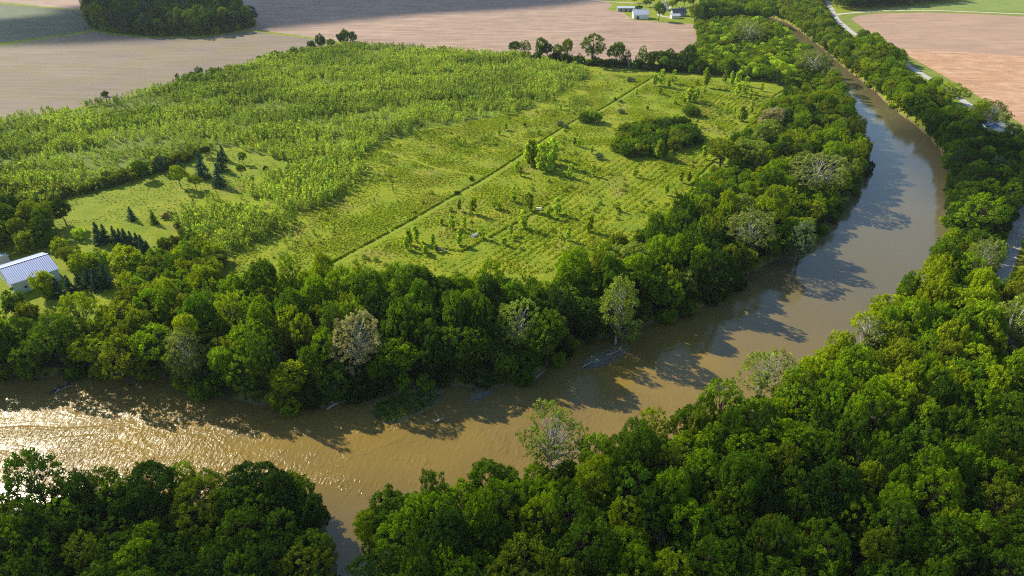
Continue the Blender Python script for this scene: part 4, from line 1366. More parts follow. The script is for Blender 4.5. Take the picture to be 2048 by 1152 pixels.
def auto_label(t, noun):
    cand = sorted(LM, key=lambda l: (l[1] - t['px']) ** 2 + ((l[2] - t['py']) * 1.3) ** 2)[:7]
    m = max(t['m'], 9)
    asp = t['R'] / t['H']
    size = "tall" if t['H'] > 18 else "low" if t['H'] < 8 else "broad" if asp > .36 else "slender" if asp < .27 else "mid-sized"
    texture = {'feather1': 'feathery', 'feather2': 'feathery', 'ragged1': 'ragged', 'ragged2': 'ragged', 'round1': 'rounded', 'round2': 'lumpy', 'round3': 'fine-leaved', 'dome1': 'domed', 'dome2': 'lumpy domed', 'dome3': 'upright domed', 'bush1': 'rounded', 'bush2': 'lumpy', 'bush3': 'fine-leaved', 'pop1': 'tapering', 'pop2': 'narrow', 'pop3': 'leafy', 'broad1': 'spreading', 'broad2': 'spreading', 'oval1': 'upright', 'oval2': 'upright'}.get(t['shape'], '')
    for step in (2.0, 1.4, 1.0):
        for (nm, lx, ly) in cand:
            dx, dy = t['px'] - lx, t['py'] - ly
            d = math.hypot(dx, dy)
            k = min(10, max(0, round(d / (step * m))))
            side = "towards the barn" if dx < 0 else "towards the road"
            ns = NUMW[k] if k else "nearly touching"
            if abs(dx) > 2.4 * abs(dy):
                w = f"{ns} from the {nm} {side}" if k else f"beside the {nm} {side}"
            elif abs(dy) > 2.4 * abs(dx):
                w = f"{ns} {'in front of' if dy > 0 else 'behind'} the {nm}" if k else f"just {'in front of' if dy > 0 else 'behind'} the {nm}"
            else:
                w = f"{ns} {'in front of' if dy > 0 else 'behind'} the {nm} {side}" if k else f"just {'before' if dy > 0 else 'behind'} the {nm} {side}"
            lab = f"{size} {texture} {t['tone']} {noun} {w}".replace("  ", " ")
            if len(lab.replace("-", " ").split()) > 16:
                lab = f"{texture or size} {t['tone']} {noun} {w}".replace("  ", " ")
            if lab not in USED and len(lab.split()) <= 16:
                USED.add(lab)
                return lab
    return lab


NOUN = {'broadleaf_tree': 'tree', 'sycamore_tree': 'sycamore', 'hedgerow_tree': 'hedgerow tree', 'farmyard_tree': 'farmyard tree', 'grove_tree': 'tree', 'hedge_bush': 'bush', 'young_poplar': 'young poplar', 'riverside_shrub': 'waterside shrub', 'hedgerow_shrub': 'hedgerow shrub'}


def place_tree(t):
    P = PROTO[t['shape']]
    e = empty(t['name'], (t['x'], t['y'], t['z']), t['rz'])
    if t['lean']:
        e.rotation_euler = (t['lean'], 0, t['rz'])
    sx, sz = t['R'] / P['R'], t['H'] / P['H']
    tr = obj("trunk", P['trunk'], e)
    ts = min(max(sx, sz * .6), sz * 1.3)
    tr.scale = (sx, sx, sz)
    if P['crown'] is not None:
        c = obj("crown", P['crown'], e)
        c.scale = (sx, sx, sz)
        c.color = (*t['col'], 1)
    lab = t['label'] or auto_label(t, NOUN.get(t['name'], 'tree'))
    g = t['group'] or {'broadleaf_tree': {'near bank forest': "broadleaf trees of the near bank forest", 'near bank below the ripples': "broadleaf trees of the near bank forest"}.get(t['region'], "broadleaf trees of the far bank belt" if 'belt' in t['region'] else "scattered broadleaf trees"),
                       'sycamore_tree': "sycamores along the river"}.get(t['name'])
    tag(e, lab, t['cat'], g)
    return e


for t in bl + others:
    place_tree(t)


# ------------------------------------------------------------------ ground cover that no one could count: instanced plants
def scatter(name, P, rot, scl, hue, pick, protos, label, kind="stuff"):
    me = bpy.data.meshes.new(name)
    me.vertices.add(len(P))
    me.vertices.foreach_set("co", np.asarray(P, np.float32).ravel())
    for an, dat in (("rot", rot), ("scl", scl)):
        a = me.attributes.new(an, 'FLOAT_VECTOR', 'POINT')
        a.data.foreach_set("vector", np.asarray(dat, np.float32).ravel())
    a = me.attributes.new("hue", 'FLOAT_VECTOR', 'POINT')
    a.data.foreach_set("vector", np.asarray(hue, np.float32).ravel())
    a = me.attributes.new("pick", 'INT', 'POINT')
    a.data.foreach_set("value", np.asarray(pick, np.int32))
    o = obj(name, me)
    g = bpy.data.node_groups.new(name, 'GeometryNodeTree')
    g.interface.new_socket("Geometry", in_out='INPUT', socket_type='NodeSocketGeometry')
    g.interface.new_socket("Geometry", in_out='OUTPUT', socket_type='NodeSocketGeometry')
    gi, go = g.nodes.new("NodeGroupInput"), g.nodes.new("NodeGroupOutput")
    iop = g.nodes.new("GeometryNodeInstanceOnPoints")
    g.links.new(gi.outputs[0], iop.inputs['Points'])
    jg = g.nodes.new("GeometryNodeJoinGeometry")
    for p in reversed(protos):
        oi = g.nodes.new("GeometryNodeObjectInfo")
        oi.inputs['Object'].default_value = p
        oi.inputs['As Instance'].default_value = True
        g.links.new(oi.outputs['Geometry'], jg.inputs[0])
    g.links.new(jg.outputs[0], iop.inputs['Instance'])
    iop.inputs['Pick Instance'].default_value = True

    def na(nm, ty, sock):
        n = g.nodes.new("GeometryNodeInputNamedAttribute")
        n.data_type = ty
        n.inputs['Name'].default_value = nm
        g.links.new(n.outputs[0], sock)
    na("pick", 'INT', iop.inputs['Instance Index'])
    na("scl", 'FLOAT_VECTOR', iop.inputs['Scale'])
    n = g.nodes.new("GeometryNodeInputNamedAttribute")
    n.data_type = 'FLOAT_VECTOR'
    n.inputs['Name'].default_value = "rot"
    e2r = g.nodes.new("FunctionNodeEulerToRotation")
    g.links.new(n.outputs[0], e2r.inputs[0])
    g.links.new(e2r.outputs[0], iop.inputs['Rotation'])
    g.links.new(iop.outputs[0], go.inputs[0])
    md = o.modifiers.new("plants", 'NODES')
    md.node_group = g
    tag(o, label, kind=kind)
    return o


def proto_obj(name, V, Fq, T, mat=LEAF_I, extra=None):
    me = mesh(name, V, Fq, mat, T)
    return bpy.data.objects.new(name, me)


def small_plant(name, n, fn, size, seed):
    """n leaf sprays placed by fn(generator, n) -> points, normals"""
    g = np.random.default_rng(seed)
    P, NN = fn(g, n)
    V, Fq = leaf_quads(P, NN / np.linalg.norm(NN, axis=1, keepdims=True), size, .6)
    return proto_obj(name, V, Fq, .7 + .6 * g.random(len(P)))


def f_sap(g, n):
    ns = g.integers(2, 4)
    which = g.integers(0, ns, n)
    off = g.normal(size=(ns, 2)) * .32
    hh = g.uniform(.75, 1.0, ns)
    z = g.random(n) ** .8 * 3.4 * hh[which] + .12
    r = (.62 * np.sin(np.clip(z / 3.5, 0, 1) * math.pi * .86 + .35)) * np.sqrt(g.random(n))
    a = g.uniform(0, 6.283, n)
    P = np.stack([off[which, 0] * (1 + z * .2) + r * np.cos(a), off[which, 1] * (1 + z * .2) + r * np.sin(a), z], 1)
    NN = np.stack([np.cos(a), np.sin(a), np.full(n, .6)], 1) + g.normal(size=(n, 3)) * .6
    return P, NN


def f_tuft(g, n):
    a = g.uniform(0, 6.283, n)
    r = np.sqrt(g.random(n)) * .55
    P = np.stack([r * np.cos(a), r * np.sin(a), .12 + .32 * g.random(n) * (1 - r)], 1)
    NN = np.stack([np.cos(a) * .5, np.sin(a) * .5, np.full(n, .8)], 1) + g.normal(size=(n, 3)) * .6
    return P, NN


def f_weed(g, n):
    d = g.normal(size=(n, 3))
    d /= np.linalg.norm(d, axis=1, keepdims=True)
    d[:, 2] = np.abs(d[:, 2])
    P = d * (.5 + .3 * g.random((n, 1))) + np.array([0, 0, .1])
    return P, d + g.normal(size=(n, 3)) * .6


SAPS = [small_plant("sapling_form", 84, f_sap, .27, 60 + i) for i in range(6)]
TUFTS = [small_plant("tuft_form", 20, f_tuft, .22, 80 + i) for i in range(4)]
WEEDS = [small_plant("weed_form", 46, f_weed, .22, 90 + i) for i in range(3)]


def sample_poly(poly_px, step, jit=.9):
    P = WP(poly_px)
    lo, hi = P.min(0), P.max(0)
    xs = np.arange(lo[0], hi[0], step)
    ys = np.arange(lo[1], hi[1], step)
    X, Y = np.meshgrid(xs, ys)
    X = X.ravel() + (RNG.random(X.size) - .5) * step * jit
    Y = Y.ravel() + (RNG.random(Y.size) - .5) * step * jit
    k = inside(P, X, Y)
    return X[k], Y[k]


def hues(n, base, var=.18, mix=None, k=None):
    h = np.tile(np.array(base), (n, 1))
    if mix is not None:
        h = h * (1 - k[:, None]) + np.array(mix) * k[:, None]
    return h * (1 + (RNG.random((n, 1)) - .5) * 2 * var) * (1 + (RNG.random((n, 3)) - .5) * .16)


def build_scatter(name, X, Y, s, base, protos, label, mix=None, mk=None, zs=None, var=.18, z=None, flat=None):
    n = len(X)
    rot = np.stack([RNG.normal(size=n) * .07, RNG.normal(size=n) * .07, RNG.uniform(0, 6.283, n)], 1)
    sc = np.stack([s * RNG.uniform(.8, 1.2, n), s * RNG.uniform(.8, 1.2, n), (zs if zs is not None else s) * RNG.uniform(.8, 1.2, n)], 1)
    P = np.stack([X, Y, z if z is not None else np.zeros(n)], 1)
    return scatter(name, P, rot, sc, hues(n, base, var, mix, mk), RNG.integers(0, len(protos), n), protos, label)


# the plantation of saplings
THICK = ground_mat("plantation_floor", [(.13, .18, .012), (.17, .21, .016), (.09, .135, .012), (.07, .10, .01)], (.03, .15, .8), bump=.5, bscale=1.0)
parkW, mainW = WP(park), smooth(mainp, 2)
sap_dense = [(-300, 305), (-200, 284), (0, 240), (130, 221), (230, 201), (350, 168), (430, 148), (480, 134), (560, 113), (640, 97), (700, 86), (760, 92), (850, 99), (940, 105), (1030, 112), (1110, 124), (1180, 140), (1165, 160), (1120, 182), (1085, 205), (1040, 225), (980, 236), (900, 248),
             (840, 262), (780, 275), (740, 300), (700, 330), (640, 350), (600, 330), (560, 322), (470, 296), (430, 298), (330, 342), (262, 362), (200, 382), (120, 402), (20, 430), (-300, 440)]
sap_band = [(340, 440), (372, 418), (425, 396), (460, 376), (505, 362), (555, 345), (620, 335), (700, 322), (735, 335), (705, 372), (660, 402), (600, 440), (560, 462), (500, 492), (455, 512), (420, 505), (395, 480), (360, 462)]
sap_trans = [(1180, 140), (1250, 158), (1230, 190), (1170, 215), (1120, 238), (1060, 270), (1000, 300), (900, 330), (820, 372), (740, 420), (660, 470), (600, 500), (520, 520), (455, 512), (560, 462), (660, 402), (735, 335), (780, 275), (900, 248), (1040, 225), (1120, 182)]
sheet("darkened_sapling_ground", densify(WP(sap_dense[:-1]), 5), THICK, .012, "ground under the saplings, coloured dark to deepen the gaps between them", jag=5.0, per=1)  # shade of the gaps between saplings is put into this ground colour
Xa, Ya = sample_poly(sap_dense, 2.15)
ux, uy = math.cos(R(20)), math.sin(R(20))
band = vnoise(Xa * ux + Ya * uy, (-Xa * uy + Ya * ux) * 4.5, 34, 21) * .6 + vnoise(Xa, Ya, 8, 22) * .4
keep = RNG.random(len(Xa)) < np.clip(.2 + 2.0 * (band - .27), .28, 1)
Xa, Ya, band = Xa[keep], Ya[keep], band[keep]
k = ~inside(parkW, Xa, Ya)
Xa, Ya, band = Xa[k], Ya[k], band[k]
sa = .55 + .95 * band
Xb, Yb = sample_poly(sap_band, 2.2)
bb = vnoise(Xb, Yb, 10, 23)
k = (~inside(parkW, Xb, Yb)) & (RNG.random(len(Xb)) < np.clip(bb * 1.6 - .15, .1, 1))
Xb, Yb, bb = Xb[k], Yb[k], bb[k]
Xc, Yc = sample_poly(sap_trans, 2.2)
bc = vnoise(Xc, Yc, 16, 24)
pc = np.array([PX(a, b)[0] for a, b in zip(Xc, Yc)])
k = (dist_line(mainW, Xc, Yc) > 3) & (RNG.random(len(Xc)) < np.clip((bc - .45) * .9, .035, 1))
Xc, Yc, bc = Xc[k], Yc[k], bc[k]
X = np.concatenate([Xa, Xb, Xc]); Y = np.concatenate([Ya, Yb, Yc])
S = np.concatenate([sa, .75 + .6 * bb, .35 + .55 * RNG.random(len(Xc))])
mk = np.clip(vnoise(X, Y, 28, 25) * 1.6 - .5, 0, 1)
build_scatter("saplings", X, Y, S * 1.2, (.36, .45, .06), SAPS, "mass of knee to head high yellow green saplings filling the back of the meadow", mix=(.16, .235, .03), mk=mk, var=.3)
print("saplings", len(X))

# sparse shrubs over the meadow + grass tufts
meadow = [(455, 512), (700, 330), (780, 275), (1040, 225), (1180, 140), (1250, 152), (1320, 150), (1420, 158), (1560, 190), (1510, 245), (1470, 290), (1405, 350), (1350, 425), (1250, 480), (1200, 505), (1130, 545), (1000, 550), (850, 545), (690, 550), (600, 560), (430, 590), (340, 600), (420, 540)]
Xt, Yt = sample_poly(meadow, 1.05)
tn = vnoise(Xt, Yt, 11, 31)
ra, rb = np.array(W(1130, 500)), np.array(W(1340, 345))
rd = (rb - ra) / np.hypot(*(rb - ra))
rowp = np.sin(((Xt - ra[0]) * -rd[1] + (Yt - ra[1]) * rd[0]) * 2 * math.pi / 3.4 + vnoise(Xt, Yt, 30, 44) * 4)
rowk = np.where(((Xt - ra[0]) * -rd[1] + (Yt - ra[1]) * rd[0]) < 34, 1.0, 0.0)
tn = np.clip(tn + rowk * (rowp * .32), 0, 1.1)
allp = [mainW, smooth(lowp, 2), smooth(rimp, 2), smooth(crossp, 2), smooth(bendp, 2)]
dd = np.min([dist_line(p, Xt, Yt) - w for p, w in zip(allp, (1.4, .8, 1.0, .8, .8))], axis=0)
k = (dd > .5) & (RNG.random(len(Xt)) < np.clip(tn * 1.5 - .1, .15, 1))
Xt, Yt, tn = Xt[k], Yt[k], tn[k]
# tall grass rim on the sunny side of the paths
EX, EY = [], []
for p, w in zip(allp[:3], (1.4, .8, 1.0)):
    seg = np.diff(p, axis=0)
    L = np.hypot(seg[:, 0], seg[:, 1])
    for a, sg, l in zip(p[:-1], seg, L):
        m_ = int(l * 3)
        t = RNG.random(m_)
        nrm = np.array((-sg[1], sg[0])) / (l + 1e-9)
        q = a + sg * t[:, None] + nrm * (w + .1 + RNG.random(m_) * .5)[:, None]
        EX.append(q[:, 0]); EY.append(q[:, 1])
EX, EY = np.concatenate(EX), np.concatenate(EY)
sz = np.concatenate([.5 + .55 * tn, np.full(len(EX), 1.1)])
zz = np.concatenate([.5 + .7 * tn, np.full(len(EX), 1.7)])
X, Y = np.concatenate([Xt, EX]), np.concatenate([Yt, EY])
build_scatter("grass", X, Y, sz, (.29, .365, .014), TUFTS, "tall uneven meadow grass in green and straw patches", mix=(.33, .32, .06), mk=np.clip(vnoise(X, Y, 17, 33) * 2 - 1.1, 0, .8), zs=zz, var=.25)
print("tufts", len(X))
Xw, Yw = sample_poly(meadow, 3.6)
tw = vnoise(Xw, Yw, 20, 37)
k = (RNG.random(len(Xw)) < np.clip(tw - .35, .03, .6)) & (np.min([dist_line(p, Xw, Yw) for p in allp], axis=0) > 3)
Xw, Yw = Xw[k], Yw[k]
build_scatter("weeds", Xw, Yw, .6 + 1.3 * RNG.random(len(Xw)) ** 2, (.15, .22, .025), WEEDS, "scattered knee high weeds and seedlings across the meadow", mix=(.17, .22, .03), mk=RNG.random(len(Xw)), var=.3)
Xl, Yl = sample_poly(park, 1.5)
tl = vnoise(Xl, Yl, 7, 41)
k = RNG.random(len(Xl)) < np.clip(tl * 1.6 - .35, .05, 1)
Xl, Yl = Xl[k], Yl[k]
build_scatter("grass", Xl, Yl, .4 + .5 * RNG.random(len(Xl)), (.22, .28, .012), TUFTS, "rough grass clumps on the mown clearing", mix=(.13, .19, .015), mk=RNG.random(len(Xl)), zs=np.full(len(Xl), .45), var=.25)
# scrub at the barn end of the plantation and round the clearing
scr = [(-300, 430), (20, 425), (90, 412), (130, 398), (90, 380), (0, 372), (-300, 380)]
Xs, Ys = sample_poly(scr, 3.2)
scr2 = [(300, 560), (360, 530), (400, 512), (450, 520), (430, 560), (380, 590), (320, 600)]
X2, Y2 = sample_poly(scr2, 3.4)
scr3 = [(130, 398), (262, 362), (330, 342), (395, 314), (385, 306), (320, 330), (250, 352), (110, 390)]
X3, Y3 = sample_poly(scr3, 2.6)
X4, Y4 = sample_poly([(345, 446), (420, 505), (450, 522), (360, 535), (325, 500)], 3.0)
k = RNG.random(len(X4)) < .45
X4, Y4 = X4[k], Y4[k]
X, Y = np.concatenate([Xs, X2, X3, X4]), np.concatenate([Ys, Y2, Y3, Y4])


def joined(key):
    """crown and trunk of one form as a single object for the woodland mass"""
    P = PROTO[key]
    me = P['crown'].copy()
    me.materials.clear()
    me.materials.append(LEAF_I)
    me.materials.append(BARK)
    nv, nf = len(me.vertices), len(me.polygons)
    V = np.empty(nv * 3, np.float32); me.vertices.foreach_get("co", V); V = V.reshape(-1, 3)
    T = np.empty(nf, np.float32); me.attributes["tint"].data.foreach_get("value", T)
    faces = [list(p.vertices) for p in me.polygons]
    tv = [tuple(v.co) for v in P['trunk'].vertices]
    tf = [[i + nv for i in p.vertices] for p in P['trunk'].polygons]
    m2 = bpy.data.meshes.new("woodland_form")
    m2.from_pydata([tuple(v) for v in V] + tv, [], faces + tf)
    a = m2.attributes.new("tint", 'FLOAT', 'FACE')
    a.data.foreach_set("value", np.concatenate([T, np.ones(len(tf), np.float32)]))
    m2.materials.append(LEAF_I)
    m2.materials.append(BARK)
    m2.polygons.foreach_set("material_index", np.array([0] * nf + [1] * len(tf), np.int32))
    return bpy.data.objects.new("woodland_form", m2)


BUSHF = [joined(k) for k in ('bush1', 'bush2', 'bush3')]
build_scatter("shrubbery", X, Y, .55 + .5 * RNG.random(len(X)), (.10, .15, .02), BUSHF, "thick olive scrub along the barn end of the plantation", mix=(.17, .20, .02), mk=RNG.random(len(X)), var=.2)

# undergrowth on the forest floor beside the water
UX, UY, UZ = [], [], []
for bl_, off in ((smooth(WP(south, WZ), 4), 1), (smooth(WP(north, WZ), 4), 1)):
    for p in bl_:
        if PX(*p)[1] < 60:
            continue
        for _ in range(14):
            q = p + RNG.normal(size=2) * 3.2
            UX.append(q[0]); UY.append(q[1])
UX, UY = np.array(UX), np.array(UY)
sd = river_sd(UX, UY)
k = (sd > 1.5)
UX, UY = UX[k], UY[k]
UZ = terrain_h(UX, UY)
isl = smooth(WP(bars[0][1], WZ), 3, True)
IX, IY = sample_poly(bars[0][1], .8)
k = dist_line(isl, IX, IY, True) > .7
IX, IY = IX[k], IY[k]
IZ = terrain_h(IX, IY)
build_scatter("undergrowth", np.concatenate([UX, IX]), np.concatenate([UY, IY]), np.concatenate([.8 + 1.2 * RNG.random(len(UX)), .5 + .35 * RNG.random(len(IX))]), (.07, .12, .02), WEEDS,
              "low leafy undergrowth along the banks and on the grassy island", mix=(.13, .19, .02), mk=RNG.random(len(UX) + len(IX)), z=np.concatenate([UZ, IZ]), var=.3)

# the trees that do not stand alone: far wood, trees beyond the count
FORMK = ['round1', 'round2', 'round3', 'oval1', 'oval2', 'broad1', 'feather1', 'ragged1', 'dome1', 'dome2', 'dome3']
rest += UNDER
FORM = [joined(k) for k in FORMK]
n = len(rest)
pick = []
sc = []
for t in rest:
    s = t['shape'] if t['shape'] in FORMK else random.choice(FORMK[:8])
    i = FORMK.index(s)
    pick.append(i)
    P = PROTO[s]
    sc.append((t['R'] / P['R'], t['R'] / P['R'], t['H'] / P['H']))
scatter("woodland", [(t['x'], t['y'], t['z']) for t in rest], [(0, 0, t['rz']) for t in rest], sc, [t['col'] for t in rest], pick, FORM, "far woods, the dark square wood in the fields and the low understory beneath the riverside trees")

# ------------------------------------------------------------------ buildings
WHITE = simple("white_siding", (.78, .78, .76), .7, var=.06, scale=.6)
CREAM = simple("pale_siding", (.62, .66, .62), .7, var=.06, scale=.6)
GREYW = simple("grey_siding", (.42, .40, .38), .8, var=.08, scale=.6)
GLASS = simple("dark_window_glass", (.03, .04, .05), .15, var=.1, spec=.6)
DOORM = simple("white_door", (.7, .7, .68), .6, var=.05)
DARKROOF = simple("dark_shingle", (.07, .075, .11), .9, var=.12, scale=2)
BLUEROOF = ribbed("blue_metal_roof", (.05, .16, .38), 0, 2.0, .4, .2)
BARNROOF = ribbed("shade_blue_metal_roof", (.13, .22, .47), 0, 1.6, .55, .0)  # blue of the shaded front slope put into the roof's base colour
WHITEROOF = ribbed("white_metal_roof", (.66, .69, .74), 0, 1.6, .4, .2)
TRIM = simple("white_trim", (.8, .8, .79), .6, var=.04)


def gable(name, cx, cy, rz, L, Wd, eave, ridge, wallm, roofm, label, cat, over=.5, openings=(), group=None, chimney=False, trim=True, z=0):
    """L along local x (the ridge), Wd along local y"""
    e = empty(name, (cx, cy, z), rz)
    tag(e, label, cat, group)
    mb = MB()
    l, w = L / 2, Wd / 2
    v = [(-l, -w, -.2), (l, -w, -.2), (l, w, -.2), (-l, w, -.2), (-l, -w, eave), (l, -w, eave), (l, w, eave), (-l, w, eave), (-l, 0, ridge), (l, 0, ridge)]
    f = [[0, 1, 5, 4], [2, 3, 7, 6], [1, 2, 6, 9, 5], [3, 0, 4, 8, 7]]
    obj("wall", mesh("wall", v, f, wallm), e)
    # roof: two slabs with thickness and overhang
    s = (ridge - eave) / w
    ro = MB()
    lo, wo, t = l + over, w + over, .14
    for sg in (-1, 1):
        a = [(-lo, 0, ridge + .06), (lo, 0, ridge + .06), (lo, sg * wo, ridge - s * wo + .06), (-lo, sg * wo, ridge - s * wo + .06)]
        b = [(x, y, z_ + t) for x, y, z_ in a]
        k = len(ro.v)
        ro.v += a + b
        fs_ = [[k, k + 1, k + 2, k + 3], [k + 7, k + 6, k + 5, k + 4], [k + 2, k + 6, k + 7, k + 3], [k + 1, k + 5, k + 6, k + 2], [k + 3, k + 7, k + 4, k]]
        ro.f += fs_ if sg < 0 else [q[::-1] for q in fs_]
    r = ro.build("roof", roofm, e)
    MB().box((0, 0, ridge + .24), (2 * lo + .02, .35, .10)).build("ridge_cap", TRIM if trim else roofm, r)
    if trim:
        for sg in (-1, 1):
            MB().box((0, sg * (wo + .07), ridge - s * wo + .06), (2 * lo, .13, .13)).build("gutter", TRIM, r)
    if chimney:
        MB().box((l * .3, .6, ridge + .5), (.8, .8, 1.8)).build("chimney", GREYW, r)
    for kind, side, pos, wid, zb, zt in openings:
        if side in 'fb':
            sg = -1 if side == 'f' else 1
            c, d = (pos, sg * (w + .03), (zb + zt) / 2), (wid, .08, zt - zb)
            c2, d2 = (pos, sg * (w + .06), (zb + zt) / 2), (wid - .25, .08, zt - zb - .25)
        else:
            sg = -1 if side == 'l' else 1
            c, d = (sg * (l + .03), pos, (zb + zt) / 2), (.08, wid, zt - zb)
            c2, d2 = (sg * (l + .06), pos, (zb + zt) / 2), (.08, wid - .25, zt - zb - .25)
        if kind == 'window':
            o = MB().box(c, d).build("window", TRIM, e)
            MB().box(c2, d2).build("pane", GLASS, o)
        elif kind == 'dark':
            o = MB().box(c, d).build("door", TRIM, e)
            MB().box(c2, d2).build("opening", GLASS, o)
        else:
            o = MB().box(c, d).build("door", DOORM, e)
            MB().box(c2, d2).build("panel", wallm if kind == 'door' else DOORM, o)
    return e


# the barn
Fp, F2, Bp = np.array(W(118, 537, 4.6)), np.array(W(20, 569, 4.6)), np.array(W(88, 503, 4.6))
u = (F2 - Fp) / np.hypot(*(F2 - Fp))
wv_ = Bp - Fp
nrm = np.array((-u[1], u[0]))
if nrm @ wv_ < 0:
    nrm = -nrm
Lb, Wb = np.hypot(*(F2 - Fp)), abs(nrm @ wv_)
cxy = Fp + u * Lb / 2 + nrm * Wb / 2
ang = math.atan2(-u[1], -u[0])
print("barn", Lb, Wb, math.degrees(ang), cxy)
gable("barn", cxy[0], cxy[1], ang, Lb - .8, Wb - .8, 4.5, 7.0, CREAM, BARNROOF, "pale barn with a ribbed metal gable roof tinted shade blue among yard trees", "barn", over=.4,
      openings=[('door', 'f', 4, 3.6, 0, 3.4), ('window', 'f', -3.5, 1.2, 1.4, 2.4), ('window', 'l', 2, 1.2, 1.4, 2.4), ('dark', 'r', 0, 3.4, 0, 3.2)])
# shed roof behind the barn at the frame's edge
x, y = W(4, 517, 2)
gable("shed", x - 4, y + 1, R(-20), 9, 5, 2.3, 3.2, GREYW, WHITEROOF, "small pale roofed shed tucked behind the barn", "shed", over=.3, openings=[('door', 'f', 1, 1, 0, 2)])

# farmstead
def fb(name, px, py, rz, L, Wd, ev, rg, wm, rm, label, cat, **kw):
    x, y = W(px, py)
    return gable(name, x, y + Wd / 2, rz, L, Wd, ev, rg, wm, rm, label, cat, **kw)


fb("white_barn", 1282, 38.5, R(-2), 15.0, 12, 4.6, 8.4, WHITE, WHITEROOF, "large white barn with white metal roof at the corner of the tilled field", "barn", openings=[('dark', 'f', -3, 3, 0, 3), ('door', 'f', 3.5, 2.2, 0, 2.6), ('window', 'r', 0, 1.2, 1.4, 2.6)])
fb("long_shed", 1252, 23, R(-4), 18, 7, 3.6, 4.6, GREYW, WHITEROOF, "long low grey shed behind the white barn beside the farm drive", "shed", openings=[('dark', 'f', -5, 2.5, 0, 2.6), ('dark', 'f', 0, 2.5, 0, 2.6), ('dark', 'f', 5, 2.5, 0, 2.6)])
fb("farmhouse", 1358, 33, R(6), 14, 9, 3.6, 7.0, GREYW, DARKROOF, "farmhouse with dark blue grey roof behind the white garage", "house", chimney=True, openings=[('window', 'f', -4, 1.2, 1, 2.4), ('window', 'f', 4, 1.2, 1, 2.4), ('door', 'f', 0, 1.1, 0, 2.1)])
fb("garage", 1351, 37.5, R(4), 8.5, 6.5, 2.8, 4.3, WHITE, WHITEROOF, "small white garage in front of the dark roofed farmhouse", "garage", openings=[('door', 'f', 0, 4.4, 0, 2.3)])
fb("gabled_house", 1331, 21, R(80), 9, 7.5, 4.8, 8.8, WHITE, DARKROOF, "tall narrow white house with steep gable half hidden by the farm trees", "house", openings=[('window', 'l', -1.6, 1.1, 1, 2.4), ('window', 'l', 1.6, 1.1, 1, 2.4), ('window', 'l', 0, 1.1, 4.2, 5.6)])
# house by the road
x, y = W(1990, 268)
hr = math.atan2(*(np.array(W(1990, 268)) - np.array(W(1973, 254)))[::-1])
gable("roadside_house", x + 1, y + 4, hr, 12, 8, 2.9, 4.9, WHITE, BLUEROOF, "small house with bright blue metal roof hidden in trees beside the river road", "house", openings=[('window', 'f', -3, 1.2, 1, 2.2), ('door', 'f', 0, 1, 0, 2.1), ('window', 'f', 3, 1.2, 1, 2.2)])
yh = [(1990, 240), (2005, 244), (2012, 256), (2003, 268), (1990, 262), (1982, 250)]
sheet("driveway", WP(yh), DIRT, .07, "pale gravel yard beside the blue roofed house", jag=.6, per=2)

HZ = MB()
HZ.box((0, 800, 60), (9000, 9000, 138))
m_, nt_, out_ = mat_new("air")
pv_ = N(nt_, "ShaderNodeVolumePrincipled", i={'Density': .00004, 'Anisotropy': .2})
pv_.inputs['Color'].default_value = (.82, .9, 1, 1)
nt_.links.new(pv_.outputs[0], out_.inputs['Volume'])
tag(HZ.build("haze", m_), "thin pale blue summer haze over the land", kind="stuff")

# ------------------------------------------------------------------ meadow furniture
WOODP = simple("weathered_white_wood", (.62, .58, .52), .8, var=.1)
WOODG = simple("grey_blue_wood", (.30, .33, .42), .8, var=.1)


def picnic_table(px, py, rz, mat, label):
    x, y = W(px, py)
    e = empty("picnic_table", (x, y, 0), rz)
    tag(e, label, "picnic table", "picnic tables of the meadow")
    mb = MB()
    for k in range(5):
        mb.box((0, -.36 + k * .18, .76), (2.4, .165, .05))
    mb.build("tabletop", mat, e)
    for s in (-1, 1):
        m2 = MB()
        for k in range(2):
            m2.box((0, s * (.72 + k * .15), .46), (2.4, .14, .05))
        m2.build("seat", mat, e)
        m3 = MB()
        m3.tube([(s * .8, -.75, 0), (s * .8, -.25, .74)], [.05, .05], 5).tube([(s * .8, .75, 0), (s * .8, .25, .74)], [.05, .05], 5).box((s * .8, 0, .40), (.06, 1.7, .09))
        m3.build("leg", mat, e)


picnic_table(1078, 419, R(-5), WOODP, "white picnic table at the upper end of the crooked path")
picnic_table(877, 499, R(0), WOODG, "grey blue picnic table at the lower end of the crooked path")
picnic_table(950, 472, R(40), WOODG, "lavender grey picnic table beside the pale mat behind the crooked path")


def slab(px, py, pts, h, mat, name, label, cat, group=None):
    x, y = W(px, py)
    mb = MB()
    b = [(a, c, -.05) for a, c in pts]
    t = [(a * .96, c * .96, h) for a, c in pts]
    n = len(pts)
    mb.v = b + t
    mb.f = [list(range(n))[::-1], list(range(n, 2 * n))] + [[i, (i + 1) % n, n + (i + 1) % n, n + i] for i in range(n)]
    o = mb.build(name, mat)
    o.location = (x, y, 0)
    tag(o, label, cat, group)
    return o


